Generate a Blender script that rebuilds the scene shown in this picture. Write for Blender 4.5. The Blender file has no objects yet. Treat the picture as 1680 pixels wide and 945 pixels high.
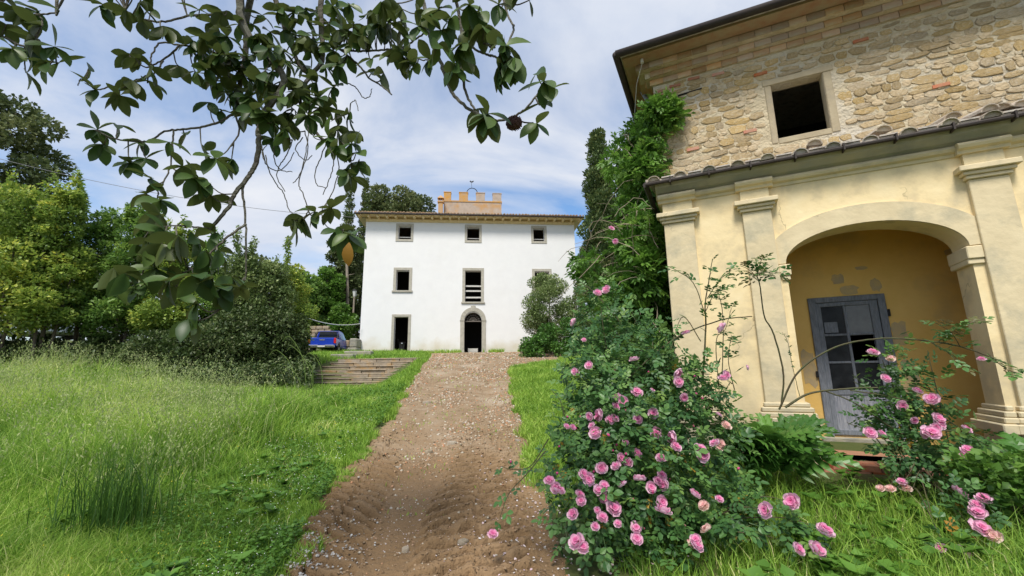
import bpy, bmesh, math, random
import numpy as np
from mathutils import Vector, Matrix
from mathutils.geometry import tessellate_polygon

random.seed(7)
rng = np.random.default_rng(11)
scene = bpy.context.scene
COL = scene.collection

# ------------------------------------------------------------------ camera
FPX, EYE = 700.0, 1.65                       # focal length in px of a 1680 px wide frame, eye height
_n = math.sqrt(46 ** 2 + 3551 ** 2 + FPX ** 2)
ZC = np.array([-46.0, 3551.0, FPX]) / _n
YC = np.array([0, 0, 1.0]) - ZC * ZC[2]
YC /= np.linalg.norm(YC)
XC = np.cross(YC, ZC)
XC = XC if XC[0] > 0 else -XC
CM = np.array([XC, YC, ZC])                  # world = CM @ (right, up, forward)
EYEP = np.array([0, 0, EYE])


def ray(u, v):
    return CM @ np.array([(u - 840) / FPX, -(v - 472.5) / FPX, 1.0])


def at(u, v, y):
    """point at distance y in front of the viewer along the sight line (u, v)"""
    r = ray(u, v)
    return EYEP + r * (y / r[1])


cam = bpy.data.cameras.new("camera")
cam.sensor_width = 36.0
cam.lens = 36.0 * FPX / 1680.0
cam.clip_start, cam.clip_end = 0.05, 3000
camo = bpy.data.objects.new("camera", cam)
COL.objects.link(camo)
R3 = np.array([CM[:, 0], CM[:, 1], -CM[:, 2]]).T
mw = Matrix([[*R3[0], 0], [*R3[1], 0], [*R3[2], EYE], [0, 0, 0, 1]])
camo.matrix_world = mw
scene.camera = camo

# ------------------------------------------------------------------ light
SUN_EL, SUN_AZ = math.radians(57), math.radians(194)    # azimuth clockwise from +Y: behind the viewer, a little to the left
world = bpy.data.worlds.new("World")
scene.world = world
world.use_nodes = True
nt = world.node_tree
nt.nodes.clear()
N = nt.nodes.new
out = N("ShaderNodeOutputWorld")
bg_sky = N("ShaderNodeBackground")
bg_cloud = N("ShaderNodeBackground")
mixs = N("ShaderNodeMixShader")
sky = N("ShaderNodeTexSky")
sky.sky_type = 'NISHITA'
sky.sun_disc = False
sky.sun_elevation = SUN_EL
sky.sun_rotation = SUN_AZ
sky.air_density, sky.dust_density, sky.ozone_density = 1.0, 0.6, 1.5
bg_sky.inputs[1].default_value = 0.11
bg_cloud.inputs[0].default_value = (0.60, 0.665, 0.81, 1)
bg_cloud.inputs[1].default_value = 0.60
tc = N("ShaderNodeTexCoord")
sep = N("ShaderNodeSeparateXYZ")
zadd = N("ShaderNodeMath"); zadd.operation = 'ADD'; zadd.inputs[1].default_value = 0.22
zmax = N("ShaderNodeMath"); zmax.operation = 'MAXIMUM'; zmax.inputs[1].default_value = 0.22
dx_ = N("ShaderNodeMath"); dx_.operation = 'DIVIDE'
dy_ = N("ShaderNodeMath"); dy_.operation = 'DIVIDE'
comb = N("ShaderNodeCombineXYZ")
cn = N("ShaderNodeTexNoise")
cn.inputs['Scale'].default_value = 0.95
cn.inputs['Detail'].default_value = 9
cn.inputs['Roughness'].default_value = 0.56
cn.inputs['Distortion'].default_value = 0.5
mp = N("ShaderNodeMapping")
mp.inputs['Location'].default_value = (1.7, 4.1, 0)
mp.inputs['Scale'].default_value = (1.0, 1.35, 1)
ramp = N("ShaderNodeValToRGB")
ramp.color_ramp.elements[0].position = 0.33
ramp.color_ramp.elements[0].color = (0.12, 0.12, 0.12, 1)
ramp.color_ramp.elements[1].position = 0.57
ramp.color_ramp.elements[1].color = (1, 1, 1, 1)
L = nt.links.new
L(tc.outputs['Generated'], sep.inputs[0])
L(sep.outputs[2], zadd.inputs[0]); L(zadd.outputs[0], zmax.inputs[0])
L(sep.outputs[0], dx_.inputs[0]); L(zmax.outputs[0], dx_.inputs[1])
L(sep.outputs[1], dy_.inputs[0]); L(zmax.outputs[0], dy_.inputs[1])
L(dx_.outputs[0], comb.inputs[0]); L(dy_.outputs[0], comb.inputs[1])
L(comb.outputs[0], mp.inputs[0]); L(mp.outputs[0], cn.inputs['Vector'])
L(cn.outputs['Fac'], ramp.inputs[0])
cn2 = N("ShaderNodeTexNoise")
cn2.inputs['Scale'].default_value = 2.2
cn2.inputs['Detail'].default_value = 8
cn2.inputs['Roughness'].default_value = 0.55
L(mp.outputs[0], cn2.inputs['Vector'])
cr2 = N("ShaderNodeValToRGB")
cr2.color_ramp.elements[0].position = 0.35
cr2.color_ramp.elements[0].color = (0.62, 0.68, 0.80, 1)
cr2.color_ramp.elements[1].position = 0.66
cr2.color_ramp.elements[1].color = (0.80, 0.82, 0.87, 1)
L(cn2.outputs['Fac'], cr2.inputs[0])
L(cr2.outputs[0], bg_cloud.inputs[0])
hsv = N('ShaderNodeHueSaturation'); hsv.inputs['Saturation'].default_value = 1.3
L(sky.outputs[0], hsv.inputs['Color']); L(hsv.outputs[0], bg_sky.inputs[0])
L(ramp.outputs[0], mixs.inputs[0]); L(bg_sky.outputs[0], mixs.inputs[1]); L(bg_cloud.outputs[0], mixs.inputs[2])
L(mixs.outputs[0], out.inputs[0])

sun = bpy.data.lights.new("sun", 'SUN')
sun.energy = 2.5
sun.angle = math.radians(16)
sun.color = (1.0, 0.955, 0.88)
suno = bpy.data.objects.new("sun", sun)
COL.objects.link(suno)
sdir = Vector((math.sin(SUN_AZ) * math.cos(SUN_EL), math.cos(SUN_AZ) * math.cos(SUN_EL), math.sin(SUN_EL)))
suno.rotation_euler = sdir.to_track_quat('Z', 'Y').to_euler()
suno.location = (0, -20, 40)

scene.view_settings.view_transform = 'Standard'
scene.view_settings.look = 'None'
scene.view_settings.exposure = 0.85
scene.view_settings.gamma = 1.0


# ------------------------------------------------------------------ helpers
def tag(o, label=None, cat=None, group=None, kind=None):
    if label: o['label'] = label
    if cat: o['category'] = cat
    if group: o['group'] = group
    if kind: o['kind'] = kind
    return o


def thing(name, label, cat, loc=(0, 0, 0), rotz=0.0, group=None):
    o = bpy.data.objects.new(name, None)
    COL.objects.link(o)
    o.empty_display_size = 0.2
    o.location = loc
    o.rotation_euler = (0, 0, rotz)
    return tag(o, label, cat, group)


def put(name, me, parent=None, loc=(0, 0, 0), rot=None, scale=None, label=None):
    o = bpy.data.objects.new(name, me)
    COL.objects.link(o)
    if parent is not None: o.parent = parent
    o.location = loc
    if rot is not None:
        if isinstance(rot, Matrix):
            o.rotation_euler = rot.to_euler()
        else:
            o.rotation_euler = rot
    if scale is not None: o.scale = scale
    if label: o['label'] = label
    return o


class MB:
    """collects shapes for one mesh"""
    def __init__(self):
        self.v, self.f, self.m, self.t = [], [], [], []
        self.mi = 0
        self.tint = 0.5

    def add(self, vs, fs):
        b = len(self.v)
        self.v.extend([tuple(p) for p in vs])
        self.t.extend([self.tint] * len(vs))
        self.f.extend([tuple(b + i for i in f) for f in fs])
        self.m.extend([self.mi] * len(fs))

    def box(self, x0, x1, y0, y1, z0, z1, rot=None, piv=None):
        vs = [(x, y, z) for x in (x0, x1) for y in (y0, y1) for z in (z0, z1)]
        if rot is not None:
            p = Vector(piv if piv else ((x0 + x1) / 2, (y0 + y1) / 2, (z0 + z1) / 2))
            vs = [tuple(rot @ (Vector(v) - p) + p) for v in vs]
        self.add(vs, [(0, 1, 3, 2), (4, 6, 7, 5), (0, 4, 5, 1), (2, 3, 7, 6), (0, 2, 6, 4), (1, 5, 7, 3)])

    def tube(self, pts, rad, sides=6, cap=True):
        pts = [Vector(p) for p in pts]
        n = len(pts)
        if not hasattr(rad, '__len__'): rad = [rad] * n
        ref = Vector((0.31, 0.77, 0.55)).normalized()
        vs = []
        prev = None
        for i, p in enumerate(pts):
            d = (pts[min(i + 1, n - 1)] - pts[max(i - 1, 0)])
            if d.length < 1e-9: d = Vector((0, 0, 1))
            d.normalize()
            if prev is None:
                a = d.cross(ref)
                if a.length < 1e-3: a = d.cross(Vector((1, 0, 0)))
            else:
                a = prev - d * prev.dot(d)
                if a.length < 1e-6: a = d.cross(ref)
            a.normalize()
            prev = a
            b = d.cross(a)
            for k in range(sides):
                t = 2 * math.pi * k / sides
                vs.append(p + (a * math.cos(t) + b * math.sin(t)) * rad[i])
        fs = []
        for i in range(n - 1):
            for k in range(sides):
                k2 = (k + 1) % sides
                fs.append((i * sides + k, i * sides + k2, (i + 1) * sides + k2, (i + 1) * sides + k))
        if cap:
            fs.append(tuple(reversed(range(sides))))
            fs.append(tuple((n - 1) * sides + k for k in range(sides)))
        self.add(vs, fs)

    def lathe(self, prof, sides=16, c=(0, 0, 0)):
        vs, fs = [], []
        n = len(prof)
        for r, z in prof:
            for k in range(sides):
                t = 2 * math.pi * k / sides
                vs.append((c[0] + r * math.cos(t), c[1] + r * math.sin(t), c[2] + z))
        for i in range(n - 1):
            for k in range(sides):
                k2 = (k + 1) % sides
                fs.append((i * sides + k, i * sides + k2, (i + 1) * sides + k2, (i + 1) * sides + k))
        fs.append(tuple(reversed(range(sides))))
        fs.append(tuple((n - 1) * sides + k for k in range(sides)))
        self.add(vs, fs)

    def extr(self, prof, x0, x1, close=True):
        """profile of (y, z) points extruded along x"""
        n = len(prof)
        vs = [(x0, p[0], p[1]) for p in prof] + [(x1, p[0], p[1]) for p in prof]
        fs = [(i, (i + 1) % n, n + (i + 1) % n, n + i) for i in range(n if close else n - 1)]
        if close:
            fs.append(tuple(reversed(range(n))))
            fs.append(tuple(range(n, 2 * n)))
        self.add(vs, fs)

    def wall(self, outer, holes, y0, y1):
        """wall in the xz plane with holes, front at y0, back at y1"""
        loops = [outer] + holes
        flat = [p for l in loops for p in l]
        tris = tessellate_polygon([[Vector((p[0], p[1], 0)) for p in l] for l in loops])
        n = len(flat)
        vs = [(p[0], y0, p[1]) for p in flat] + [(p[0], y1, p[1]) for p in flat]
        fs = []
        for t in tris:
            a, b, c = [Vector(flat[i]) for i in t]
            cr = (b - a).x * (c - a).y - (b - a).y * (c - a).x
            t = tuple(t) if cr > 0 else tuple(reversed(t))
            fs.append(t)
            fs.append(tuple(n + i for i in reversed(t)))
        k = 0
        for l in loops:
            m = len(l)
            for i in range(m):
                a, b = k + i, k + (i + 1) % m
                fs.append((a, b, n + b, n + a))
            k += m
        self.add(vs, fs)

    def mesh(self, name, mats, smooth=False, recalc=True):
        me = bpy.data.meshes.new(name)
        me.from_pydata(self.v, [], self.f)
        if not isinstance(mats, (list, tuple)): mats = [mats]
        for m in mats: me.materials.append(m)
        if len(mats) > 1: me.polygons.foreach_set('material_index', self.m)
        if any(abs(t - 0.5) > 1e-6 for t in self.t):
            a = me.attributes.new('tint', 'FLOAT', 'POINT')
            a.data.foreach_set('value', np.array(self.t, dtype=np.float32))
        if recalc:
            bm = bmesh.new()
            bm.from_mesh(me)
            bmesh.ops.recalc_face_normals(bm, faces=bm.faces)
            bm.to_mesh(me)
            bm.free()
        if smooth: me.polygons.foreach_set('use_smooth', [True] * len(me.polygons))
        me.update()
        return me

    def build(self, name, mats, parent=None, loc=(0, 0, 0), smooth=False, label=None, off=None, bevel=0, rot=None):
        if off is not None:
            self.v = [(p[0] - off[0], p[1] - off[1], p[2] - off[2]) for p in self.v]
        me = self.mesh(name, mats, smooth)
        if bevel:
            bm = bmesh.new()
            bm.from_mesh(me)
            bmesh.ops.remove_doubles(bm, verts=bm.verts, dist=1e-5)
            es = [e for e in bm.edges if len(e.link_faces) == 2 and e.calc_face_angle(0) > 0.5]
            bmesh.ops.bevel(bm, geom=es, offset=bevel, segments=1, affect='EDGES', profile=0.5)
            bm.to_mesh(me)
            bm.free()
        return put(name, me, parent, loc, rot, None, label)


def np_mesh(name, V, F, mats, attrs=None, smooth=False, mi=None):
    """fast mesh from numpy arrays; F is (n, k) with constant k"""
    me = bpy.data.meshes.new(name)
    V = np.ascontiguousarray(V, dtype=np.float32)
    F = np.ascontiguousarray(F, dtype=np.int32)
    me.vertices.add(len(V))
    me.vertices.foreach_set('co', V.ravel())
    me.loops.add(F.size)
    me.loops.foreach_set('vertex_index', F.ravel())
    me.polygons.add(len(F))
    me.polygons.foreach_set('loop_start', np.arange(len(F), dtype=np.int32) * F.shape[1])
    if not isinstance(mats, (list, tuple)): mats = [mats]
    for m in mats: me.materials.append(m)
    if mi is not None: me.polygons.foreach_set('material_index', np.asarray(mi, dtype=np.int32))
    if smooth: me.polygons.foreach_set('use_smooth', np.ones(len(F), dtype=bool))
    me.update(calc_edges=True)
    for k, a in (attrs or {}).items():
        at_ = me.attributes.new(k, 'FLOAT', 'POINT')
        at_.data.foreach_set('value', np.ascontiguousarray(a, dtype=np.float32))
    me.validate()
    return me


def norm(a):
    return a / np.maximum(np.linalg.norm(a, axis=-1, keepdims=True), 1e-9)


def frames(d, up):
    """rotation matrices with y axis along d and z axis near up"""
    d = norm(d)
    x = norm(np.cross(d, up))
    z = np.cross(x, d)
    return np.stack([x, d, z], axis=-1)


def cloud(base, pos, R, size, tint):
    """copies of base (V, F) at pos with rotation R and size: V, F, tint per vertex"""
    bv, bf = base
    size = np.asarray(size)
    if size.ndim == 1: size = np.repeat(size[:, None], 3, 1)
    V = np.einsum('nij,nkj->nki', R, bv[None] * size[:, None, :]) + pos[:, None, :]
    n, k = len(pos), len(bv)
    F = bf[None] + (np.arange(n) * k)[:, None, None]
    return V.reshape(-1, 3), F.reshape(-1, bf.shape[1]), np.repeat(tint, k)


def unit_rand(n):
    return norm(rng.normal(size=(n, 3)))


def join(parts):
    Vs, Fs, Ts, b = [], [], [], 0
    for V, F, T in parts:
        Vs.append(V); Fs.append(F + b); Ts.append(T); b += len(V)
    return np.concatenate(Vs), np.concatenate(Fs), np.concatenate(Ts)


LEAF2 = (np.array([(0, 0, 0), (-.3, .45, .10), (0, 1, -.05), (.3, .45, .10)]), np.array([(0, 2, 1), (0, 3, 2)]))
LEAFW = (np.array([(0, 0, 0), (-.42, .4, .10), (0, 1, -.08), (.42, .4, .10)]), np.array([(0, 2, 1), (0, 3, 2)]))


def smoothstep(a, b, x):
    t = np.clip((x - a) / (b - a), 0, 1)
    return t * t * (3 - 2 * t)


def vnoise(x, y, seed=0):
    """smooth value noise 0..1"""
    xi, yi = np.floor(x).astype(np.int64), np.floor(y).astype(np.int64)
    fx, fy = x - xi, y - yi
    fx, fy = fx * fx * (3 - 2 * fx), fy * fy * (3 - 2 * fy)

    def hsh(a, b):
        h = (a * 374761393 + b * 668265263 + seed * 974634721) & 0x7fffffff
        h = ((h ^ (h >> 13)) * 1274126177) & 0x7fffffff
        return ((h ^ (h >> 16)) & 0xffff) / 65535.0
    return (hsh(xi, yi) * (1 - fx) + hsh(xi + 1, yi) * fx) * (1 - fy) + (hsh(xi, yi + 1) * (1 - fx) + hsh(xi + 1, yi + 1) * fx) * fy


def fbm(x, y, oct=4, seed=0):
    s, a, t = 0, 0.5, 0
    for i in range(oct):
        s = s + a * vnoise(x * 2 ** i, y * 2 ** i, seed + i)
        t += a
        a *= 0.5
    return s / t


# ------------------------------------------------------------------ materials
def mat(name, col, rough=0.85, col2=None, scale=6.0, bump=0.0, bscale=40.0, spec=0.3, metal=0.0, dirt=None, dscale=1.2, damt=0.5, ov=0.0, stretch=None, detail=6, contrast=(0.35, 0.65), bdist=0.02, crack=None, base=None):
    m = bpy.data.materials.new(name)
    m.use_nodes = True
    t = m.node_tree
    b = t.nodes['Principled BSDF']
    b.inputs['Roughness'].default_value = rough
    b.inputs['Metallic'].default_value = metal
    b.inputs['Specular IOR Level'].default_value = spec
    tcn = t.nodes.new('ShaderNodeTexCoord')
    vec = tcn.outputs['Object']
    if stretch:
        mpn = t.nodes.new('ShaderNodeMapping')
        mpn.inputs['Scale'].default_value = stretch
        t.links.new(vec, mpn.inputs[0])
        vec = mpn.outputs[0]
    src = None

    def mixnode(fac, a, bcol):
        mx = t.nodes.new('ShaderNodeMix')
        mx.data_type = 'RGBA'
        t.links.new(fac, mx.inputs[0])
        if isinstance(a, tuple): mx.inputs[6].default_value = (*a, 1)
        else: t.links.new(a, mx.inputs[6])
        if isinstance(bcol, tuple): mx.inputs[7].default_value = (*bcol, 1)
        else: t.links.new(bcol, mx.inputs[7])
        return mx.outputs[2]

    def noise(sc, lo, hi, det=detail):
        n = t.nodes.new('ShaderNodeTexNoise')
        n.inputs['Scale'].default_value = sc
        n.inputs['Detail'].default_value = det
        n.inputs['Roughness'].default_value = 0.6
        t.links.new(vec, n.inputs['Vector'])
        r = t.nodes.new('ShaderNodeMapRange')
        r.inputs[1].default_value = lo
        r.inputs[2].default_value = hi
        t.links.new(n.outputs['Fac'], r.inputs[0])
        return r.outputs[0]
    cur = tuple(col)
    if col2: cur = mixnode(noise(scale, *contrast), cur, tuple(col2))
    if dirt:
        f = noise(dscale, 0.5, 0.72)
        ml = t.nodes.new('ShaderNodeMath'); ml.operation = 'MULTIPLY'; ml.inputs[1].default_value = damt
        t.links.new(f, ml.inputs[0])
        cur = mixnode(ml.outputs[0], cur, tuple(dirt))
    if crack:
        v = t.nodes.new('ShaderNodeTexVoronoi')
        v.feature = 'DISTANCE_TO_EDGE'
        v.inputs['Scale'].default_value = crack[0]
        w1 = t.nodes.new('ShaderNodeTexNoise'); w1.inputs['Scale'].default_value = 5; w1.inputs['Detail'].default_value = 4
        t.links.new(vec, w1.inputs['Vector'])
        va = t.nodes.new('ShaderNodeVectorMath'); va.operation = 'MULTIPLY_ADD'; va.inputs[1].default_value = (.35, .35, .35)
        t.links.new(w1.outputs['Color'], va.inputs[0]); t.links.new(vec, va.inputs[2])
        t.links.new(va.outputs[0], v.inputs['Vector'])
        lt = t.nodes.new('ShaderNodeMapRange'); lt.inputs[1].default_value = crack[1]; lt.inputs[2].default_value = 0
        t.links.new(v.outputs['Distance'], lt.inputs[0])
        f2 = noise(.9, .56, .62, 2)
        ml = t.nodes.new('ShaderNodeMath'); ml.operation = 'MULTIPLY'
        t.links.new(lt.outputs[0], ml.inputs[0]); t.links.new(f2, ml.inputs[1])
        m2 = t.nodes.new('ShaderNodeMath'); m2.operation = 'MULTIPLY'; m2.inputs[1].default_value = .7
        t.links.new(ml.outputs[0], m2.inputs[0])
        cur = mixnode(m2.outputs[0], cur, tuple(crack[2]))
    if base:
        sx = t.nodes.new('ShaderNodeSeparateXYZ'); t.links.new(tcn.outputs['Object'], sx.inputs[0])
        nz = t.nodes.new('ShaderNodeTexNoise'); nz.inputs['Scale'].default_value = base[3]; nz.inputs['Detail'].default_value = 6
        t.links.new(tcn.outputs['Object'], nz.inputs['Vector'])
        ad = t.nodes.new('ShaderNodeMath'); ad.operation = 'MULTIPLY_ADD'; ad.inputs[1].default_value = -2.2 * (base[1] - base[0])
        t.links.new(nz.outputs['Fac'], ad.inputs[0]); t.links.new(sx.outputs[2], ad.inputs[2])
        mr_ = t.nodes.new('ShaderNodeMapRange'); mr_.inputs[1].default_value = base[1] - 1.1 * (base[1] - base[0]); mr_.inputs[2].default_value = base[0] - 1.1 * (base[1] - base[0])
        mr_.inputs[4].default_value = base[4]
        t.links.new(ad.outputs[0], mr_.inputs[0])
        cur = mixnode(mr_.outputs[0], cur, tuple(base[2]))
    if ov:
        oi = t.nodes.new('ShaderNodeObjectInfo')
        hs = t.nodes.new('ShaderNodeHueSaturation')
        mr = t.nodes.new('ShaderNodeMapRange')
        mr.inputs[3].default_value = 1 - ov
        mr.inputs[4].default_value = 1 + ov
        t.links.new(oi.outputs['Random'], mr.inputs[0])
        t.links.new(mr.outputs[0], hs.inputs['Value'])
        wn = t.nodes.new('ShaderNodeTexWhiteNoise'); wn.noise_dimensions = '1D'
        t.links.new(oi.outputs['Random'], wn.inputs['W'])
        mr2 = t.nodes.new('ShaderNodeMapRange')
        mr2.inputs[3].default_value = 1 - ov * 1.1
        mr2.inputs[4].default_value = 1 + ov * 0.8
        t.links.new(wn.outputs['Value'], mr2.inputs[0])
        t.links.new(mr2.outputs[0], hs.inputs['Saturation'])
        if isinstance(cur, tuple): hs.inputs['Color'].default_value = (*cur, 1)
        else: t.links.new(cur, hs.inputs['Color'])
        cur = hs.outputs[0]
    if isinstance(cur, tuple): b.inputs['Base Color'].default_value = (*cur, 1)
    else: t.links.new(cur, b.inputs['Base Color'])
    if bump:
        n = t.nodes.new('ShaderNodeTexNoise')
        n.inputs['Scale'].default_value = bscale
        n.inputs['Detail'].default_value = 5
        t.links.new(vec, n.inputs['Vector'])
        bp = t.nodes.new('ShaderNodeBump')
        bp.inputs['Strength'].default_value = bump
        bp.inputs['Distance'].default_value = bdist
        t.links.new(n.outputs['Fac'], bp.inputs['Height'])
        t.links.new(bp.outputs[0], b.inputs['Normal'])
    m['links'] = 1
    return m


def leafmat(name, cols, rough=0.5, trans=0.3, spec=0.4, rand=False, back=None, gain=1.0):
    """two-sided leaf; colour from the leaf's own 'tint' (or a random value per leaf object)"""
    m = bpy.data.materials.new(name)
    m.use_nodes = True
    t = m.node_tree
    b = t.nodes['Principled BSDF']
    o = t.nodes['Material Output']
    b.inputs['Roughness'].default_value = rough
    b.inputs['Specular IOR Level'].default_value = spec
    if rand:
        a = t.nodes.new('ShaderNodeObjectInfo').outputs['Random']
    else:
        an = t.nodes.new('ShaderNodeAttribute')
        an.attribute_name = 'tint'
        a = an.outputs['Fac']
    cols = [tuple(min(.85, q * gain) for q in c) for c in cols]
    r = t.nodes.new('ShaderNodeValToRGB')
    cr = r.color_ramp
    cr.elements[0].position = 0
    cr.elements[0].color = (*cols[0], 1)
    cr.elements[1].position = 1
    cr.elements[1].color = (*cols[-1], 1)
    for i, c in enumerate(cols[1:-1]):
        e = cr.elements.new((i + 1) / (len(cols) - 1))
        e.color = (*c, 1)
    t.links.new(a, r.inputs[0])
    c = r.outputs[0]
    if back:
        g = t.nodes.new('ShaderNodeNewGeometry')
        mx = t.nodes.new('ShaderNodeMix'); mx.data_type = 'RGBA'
        t.links.new(g.outputs['Backfacing'], mx.inputs[0])
        t.links.new(c, mx.inputs[6])
        mx.inputs[7].default_value = (*back, 1)
        c = mx.outputs[2]
    t.links.new(c, b.inputs['Base Color'])
    tr = t.nodes.new('ShaderNodeBsdfTranslucent')
    t.links.new(c, tr.inputs[0])
    ms = t.nodes.new('ShaderNodeMixShader')
    ms.inputs[0].default_value = trans
    t.links.new(b.outputs[0], ms.inputs[1])
    t.links.new(tr.outputs[0], ms.inputs[2])
    t.links.new(ms.outputs[0], o.inputs[0])
    return m


M = {}
M['white_wall'] = mat('white_wall', (.78, .775, .76), .9, (.75, .745, .735), 1.3, .25, 25, dirt=(.64, .62, .57), dscale=.5, damt=.22, base=(.0, 1.3, (.60, .53, .40), .9, .8))
M['villa_side'] = M['white_wall']
M['frame_stone'] = mat('frame_stone', (.46, .43, .36), .9, (.37, .345, .285), 5, .3, 30)
M['cream'] = mat('cream_plaster', (.78, .62, .36), .9, (.68, .53, .29), 3, .2, 30)
M['dark_room'] = mat('dark_room', (.045, .04, .036), .95)  # near-black walls: the shade of the rooms is put into the colour
M['roof_tile'] = mat('roof_tile', (.38, .22, .13), .9, (.30, .27, .20), 4, .4, 40, dirt=(.42, .22, .05), dscale=5, damt=.8, ov=.25)
M['old_tile'] = mat('old_tile', (.50, .40, .31), .9, (.55, .50, .42), 6, .5, 40, dirt=(.20, .17, .14), dscale=9, damt=.8, ov=.25)
M['gutter'] = mat('gutter_metal', (.035, .027, .024), .6, (.05, .038, .032), 6, .1, 30, metal=.1)
M['tower'] = mat('tower_stone', (.45, .37, .30), .95, (.37, .30, .24), 2.5, .5, 18, dirt=(.50, .26, .07), dscale=.9, damt=.9)
M['lichen'] = mat('lichen_stone', (.54, .28, .055), .95, (.42, .30, .20), 2.2, .5, 18, dirt=(.55, .27, .03), dscale=3, damt=.8)
M['iron'] = mat('iron', (.03, .03, .03), .6, metal=.6)
M['weathered_board'] = mat('weathered_board', (.62, .60, .56), .8, (.5, .48, .45), 12, .2, 40)
# stone house
M['ochre'] = mat('ochre_plaster', (.84, .69, .42), .92, (.77, .60, .325), 1.9, .35, 9, dirt=(.54, .46, .31), dscale=1.9, damt=1.0, crack=(.55, .006, (.30, .24, .14)), base=(.5, 1.7, (.46, .40, .27), 2.2, .8))
M['pilaster'] = mat('pilaster_plaster', (.72, .60, .385), .92, (.62, .51, .32), 2.2, .35, 12, dirt=(.40, .365, .26), dscale=2.0, damt=1.0, crack=(.7, .005, (.28, .25, .17)), base=(.4, 1.4, (.36, .34, .25), 2.6, .8))
M['moulding'] = mat('moulding_plaster', (.68, .57, .35), .92, (.58, .49, .3), 3.0, .25, 25, dirt=(.32, .30, .22), dscale=2.3, damt=.7)
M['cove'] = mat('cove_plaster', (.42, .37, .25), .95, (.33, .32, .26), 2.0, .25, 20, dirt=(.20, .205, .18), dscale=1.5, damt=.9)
M['inner_ochre'] = mat('inner_ochre', (.80, .53, .17), .9, (.74, .47, .13), 1.8, .2, 20, dirt=(.46, .34, .17), dscale=1.0, damt=.8)
M['patch'] = mat('grey_render', (.46, .36, .22), .95, (.56, .41, .19), 9, .3, 30)
M['mortar'] = mat('mortar', (.56, .475, .325), .95, (.46, .38, .25), 4, 1.0, 20, dirt=(.54, .50, .44), dscale=1.2, damt=.8, bdist=.04)
M['stone'] = mat('rubble_stone', (.62, .46, .25), .95, (.46, .335, .17), 9, 1.0, 22, dirt=(.64, .57, .43), dscale=5.0, damt=.9, ov=.2, bdist=.03)
M['brick'] = mat('old_brick', (.40, .235, .14), .95, (.42, .32, .20), 5, .6, 30, dirt=(.40, .34, .22), dscale=3, damt=.9, ov=.28)
M['red_brick'] = mat('red_brick', (.46, .15, .08), .95, (.40, .20, .12), 8, .5, 30, ov=.2)
M['win_stone'] = mat('window_stone', (.43, .36, .24), .92, (.36, .295, .195), 3, .35, 25, dirt=(.30, .26, .2), dscale=4, damt=.5)
M['door_wood'] = mat('grey_wood', (.125, .14, .165), .7, (.26, .28, .315), 7, .4, 60, stretch=(9, 9, 1.2), contrast=(.3, .7))
M['door_panel'] = mat('pale_grey_wood', (.20, .215, .26), .75, (.42, .43, .47), 6, .5, 60, stretch=(10, 10, 1.0), contrast=(.35, .68))
M['glass_pale'] = mat('pale_reflection_glass', (.10, .105, .11), .25, (.17, .175, .18), 4, spec=.4)  # paler grey stands in for a reflection on the upper right pane
M['glass'] = mat('dusty_glass', (.006, .007, .009), .22, (.03, .033, .037), 3, spec=.10)
M['terracotta'] = mat('terracotta', (.40, .20, .12), .85, (.34, .18, .11), 4, .3, 30)
M['grey_stone'] = mat('grey_step_stone', (.34, .32, .27), .95, (.24, .23, .19), 5, .6, 25, dirt=(.42, .36, .2), dscale=4, damt=.5)
M['stair_stone'] = mat('stair_stone', (.36, .295, .22), .95, (.235, .195, .145), 3.5, .7, 14, dirt=(.38, .23, .08), dscale=2.6, damt=.8, ov=.10)
M['bark'] = mat('bark', (.11, .085, .06), .95, (.17, .145, .11), 9, .8, 25, stretch=(3, 3, .6))
M['pale_bark'] = mat('pale_bark', (.36, .31, .25), .95, (.22, .18, .14), 7, .7, 20, stretch=(3, 3, .6))
M['mag_bark'] = mat('magnolia_bark', (.075, .065, .05), .9, (.15, .145, .11), 14, .7, 40)
M['cane'] = mat('rose_cane', (.085, .062, .035), .8, (.075, .085, .035), 8, .2, 40)
M['dead_stem'] = mat('dry_stem', (.36, .30, .22), .9, (.24, .19, .13), 8, .3, 40)
M['blue_paint'] = mat('blue_paint', (.015, .045, .36), .22, spec=.6)
M['black_plastic'] = mat('black_plastic', (.02, .02, .022), .5)
M['tyre'] = mat('tyre_rubber', (.03, .03, .03), .8)
M['rim'] = mat('alloy', (.45, .45, .46), .35, metal=.8)
M['chrome'] = mat('chrome', (.65, .65, .66), .2, metal=.9)
M['dark_glass'] = mat('dark_glass', (.03, .035, .04), .08, spec=.8)
M['red_lamp'] = mat('red_lens', (.55, .02, .02), .2, spec=.6)
M['white_paint'] = mat('white_car_paint', (.75, .76, .78), .25, spec=.6)
M['silver_paint'] = mat('silver_car_paint', (.5, .56, .6), .3, metal=.3)
M['cable'] = mat('cable_sheath', (.22, .22, .23), .7)
M['cable_pale'] = mat('pale_cable_sheath', (.5, .5, .47), .7)


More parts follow.
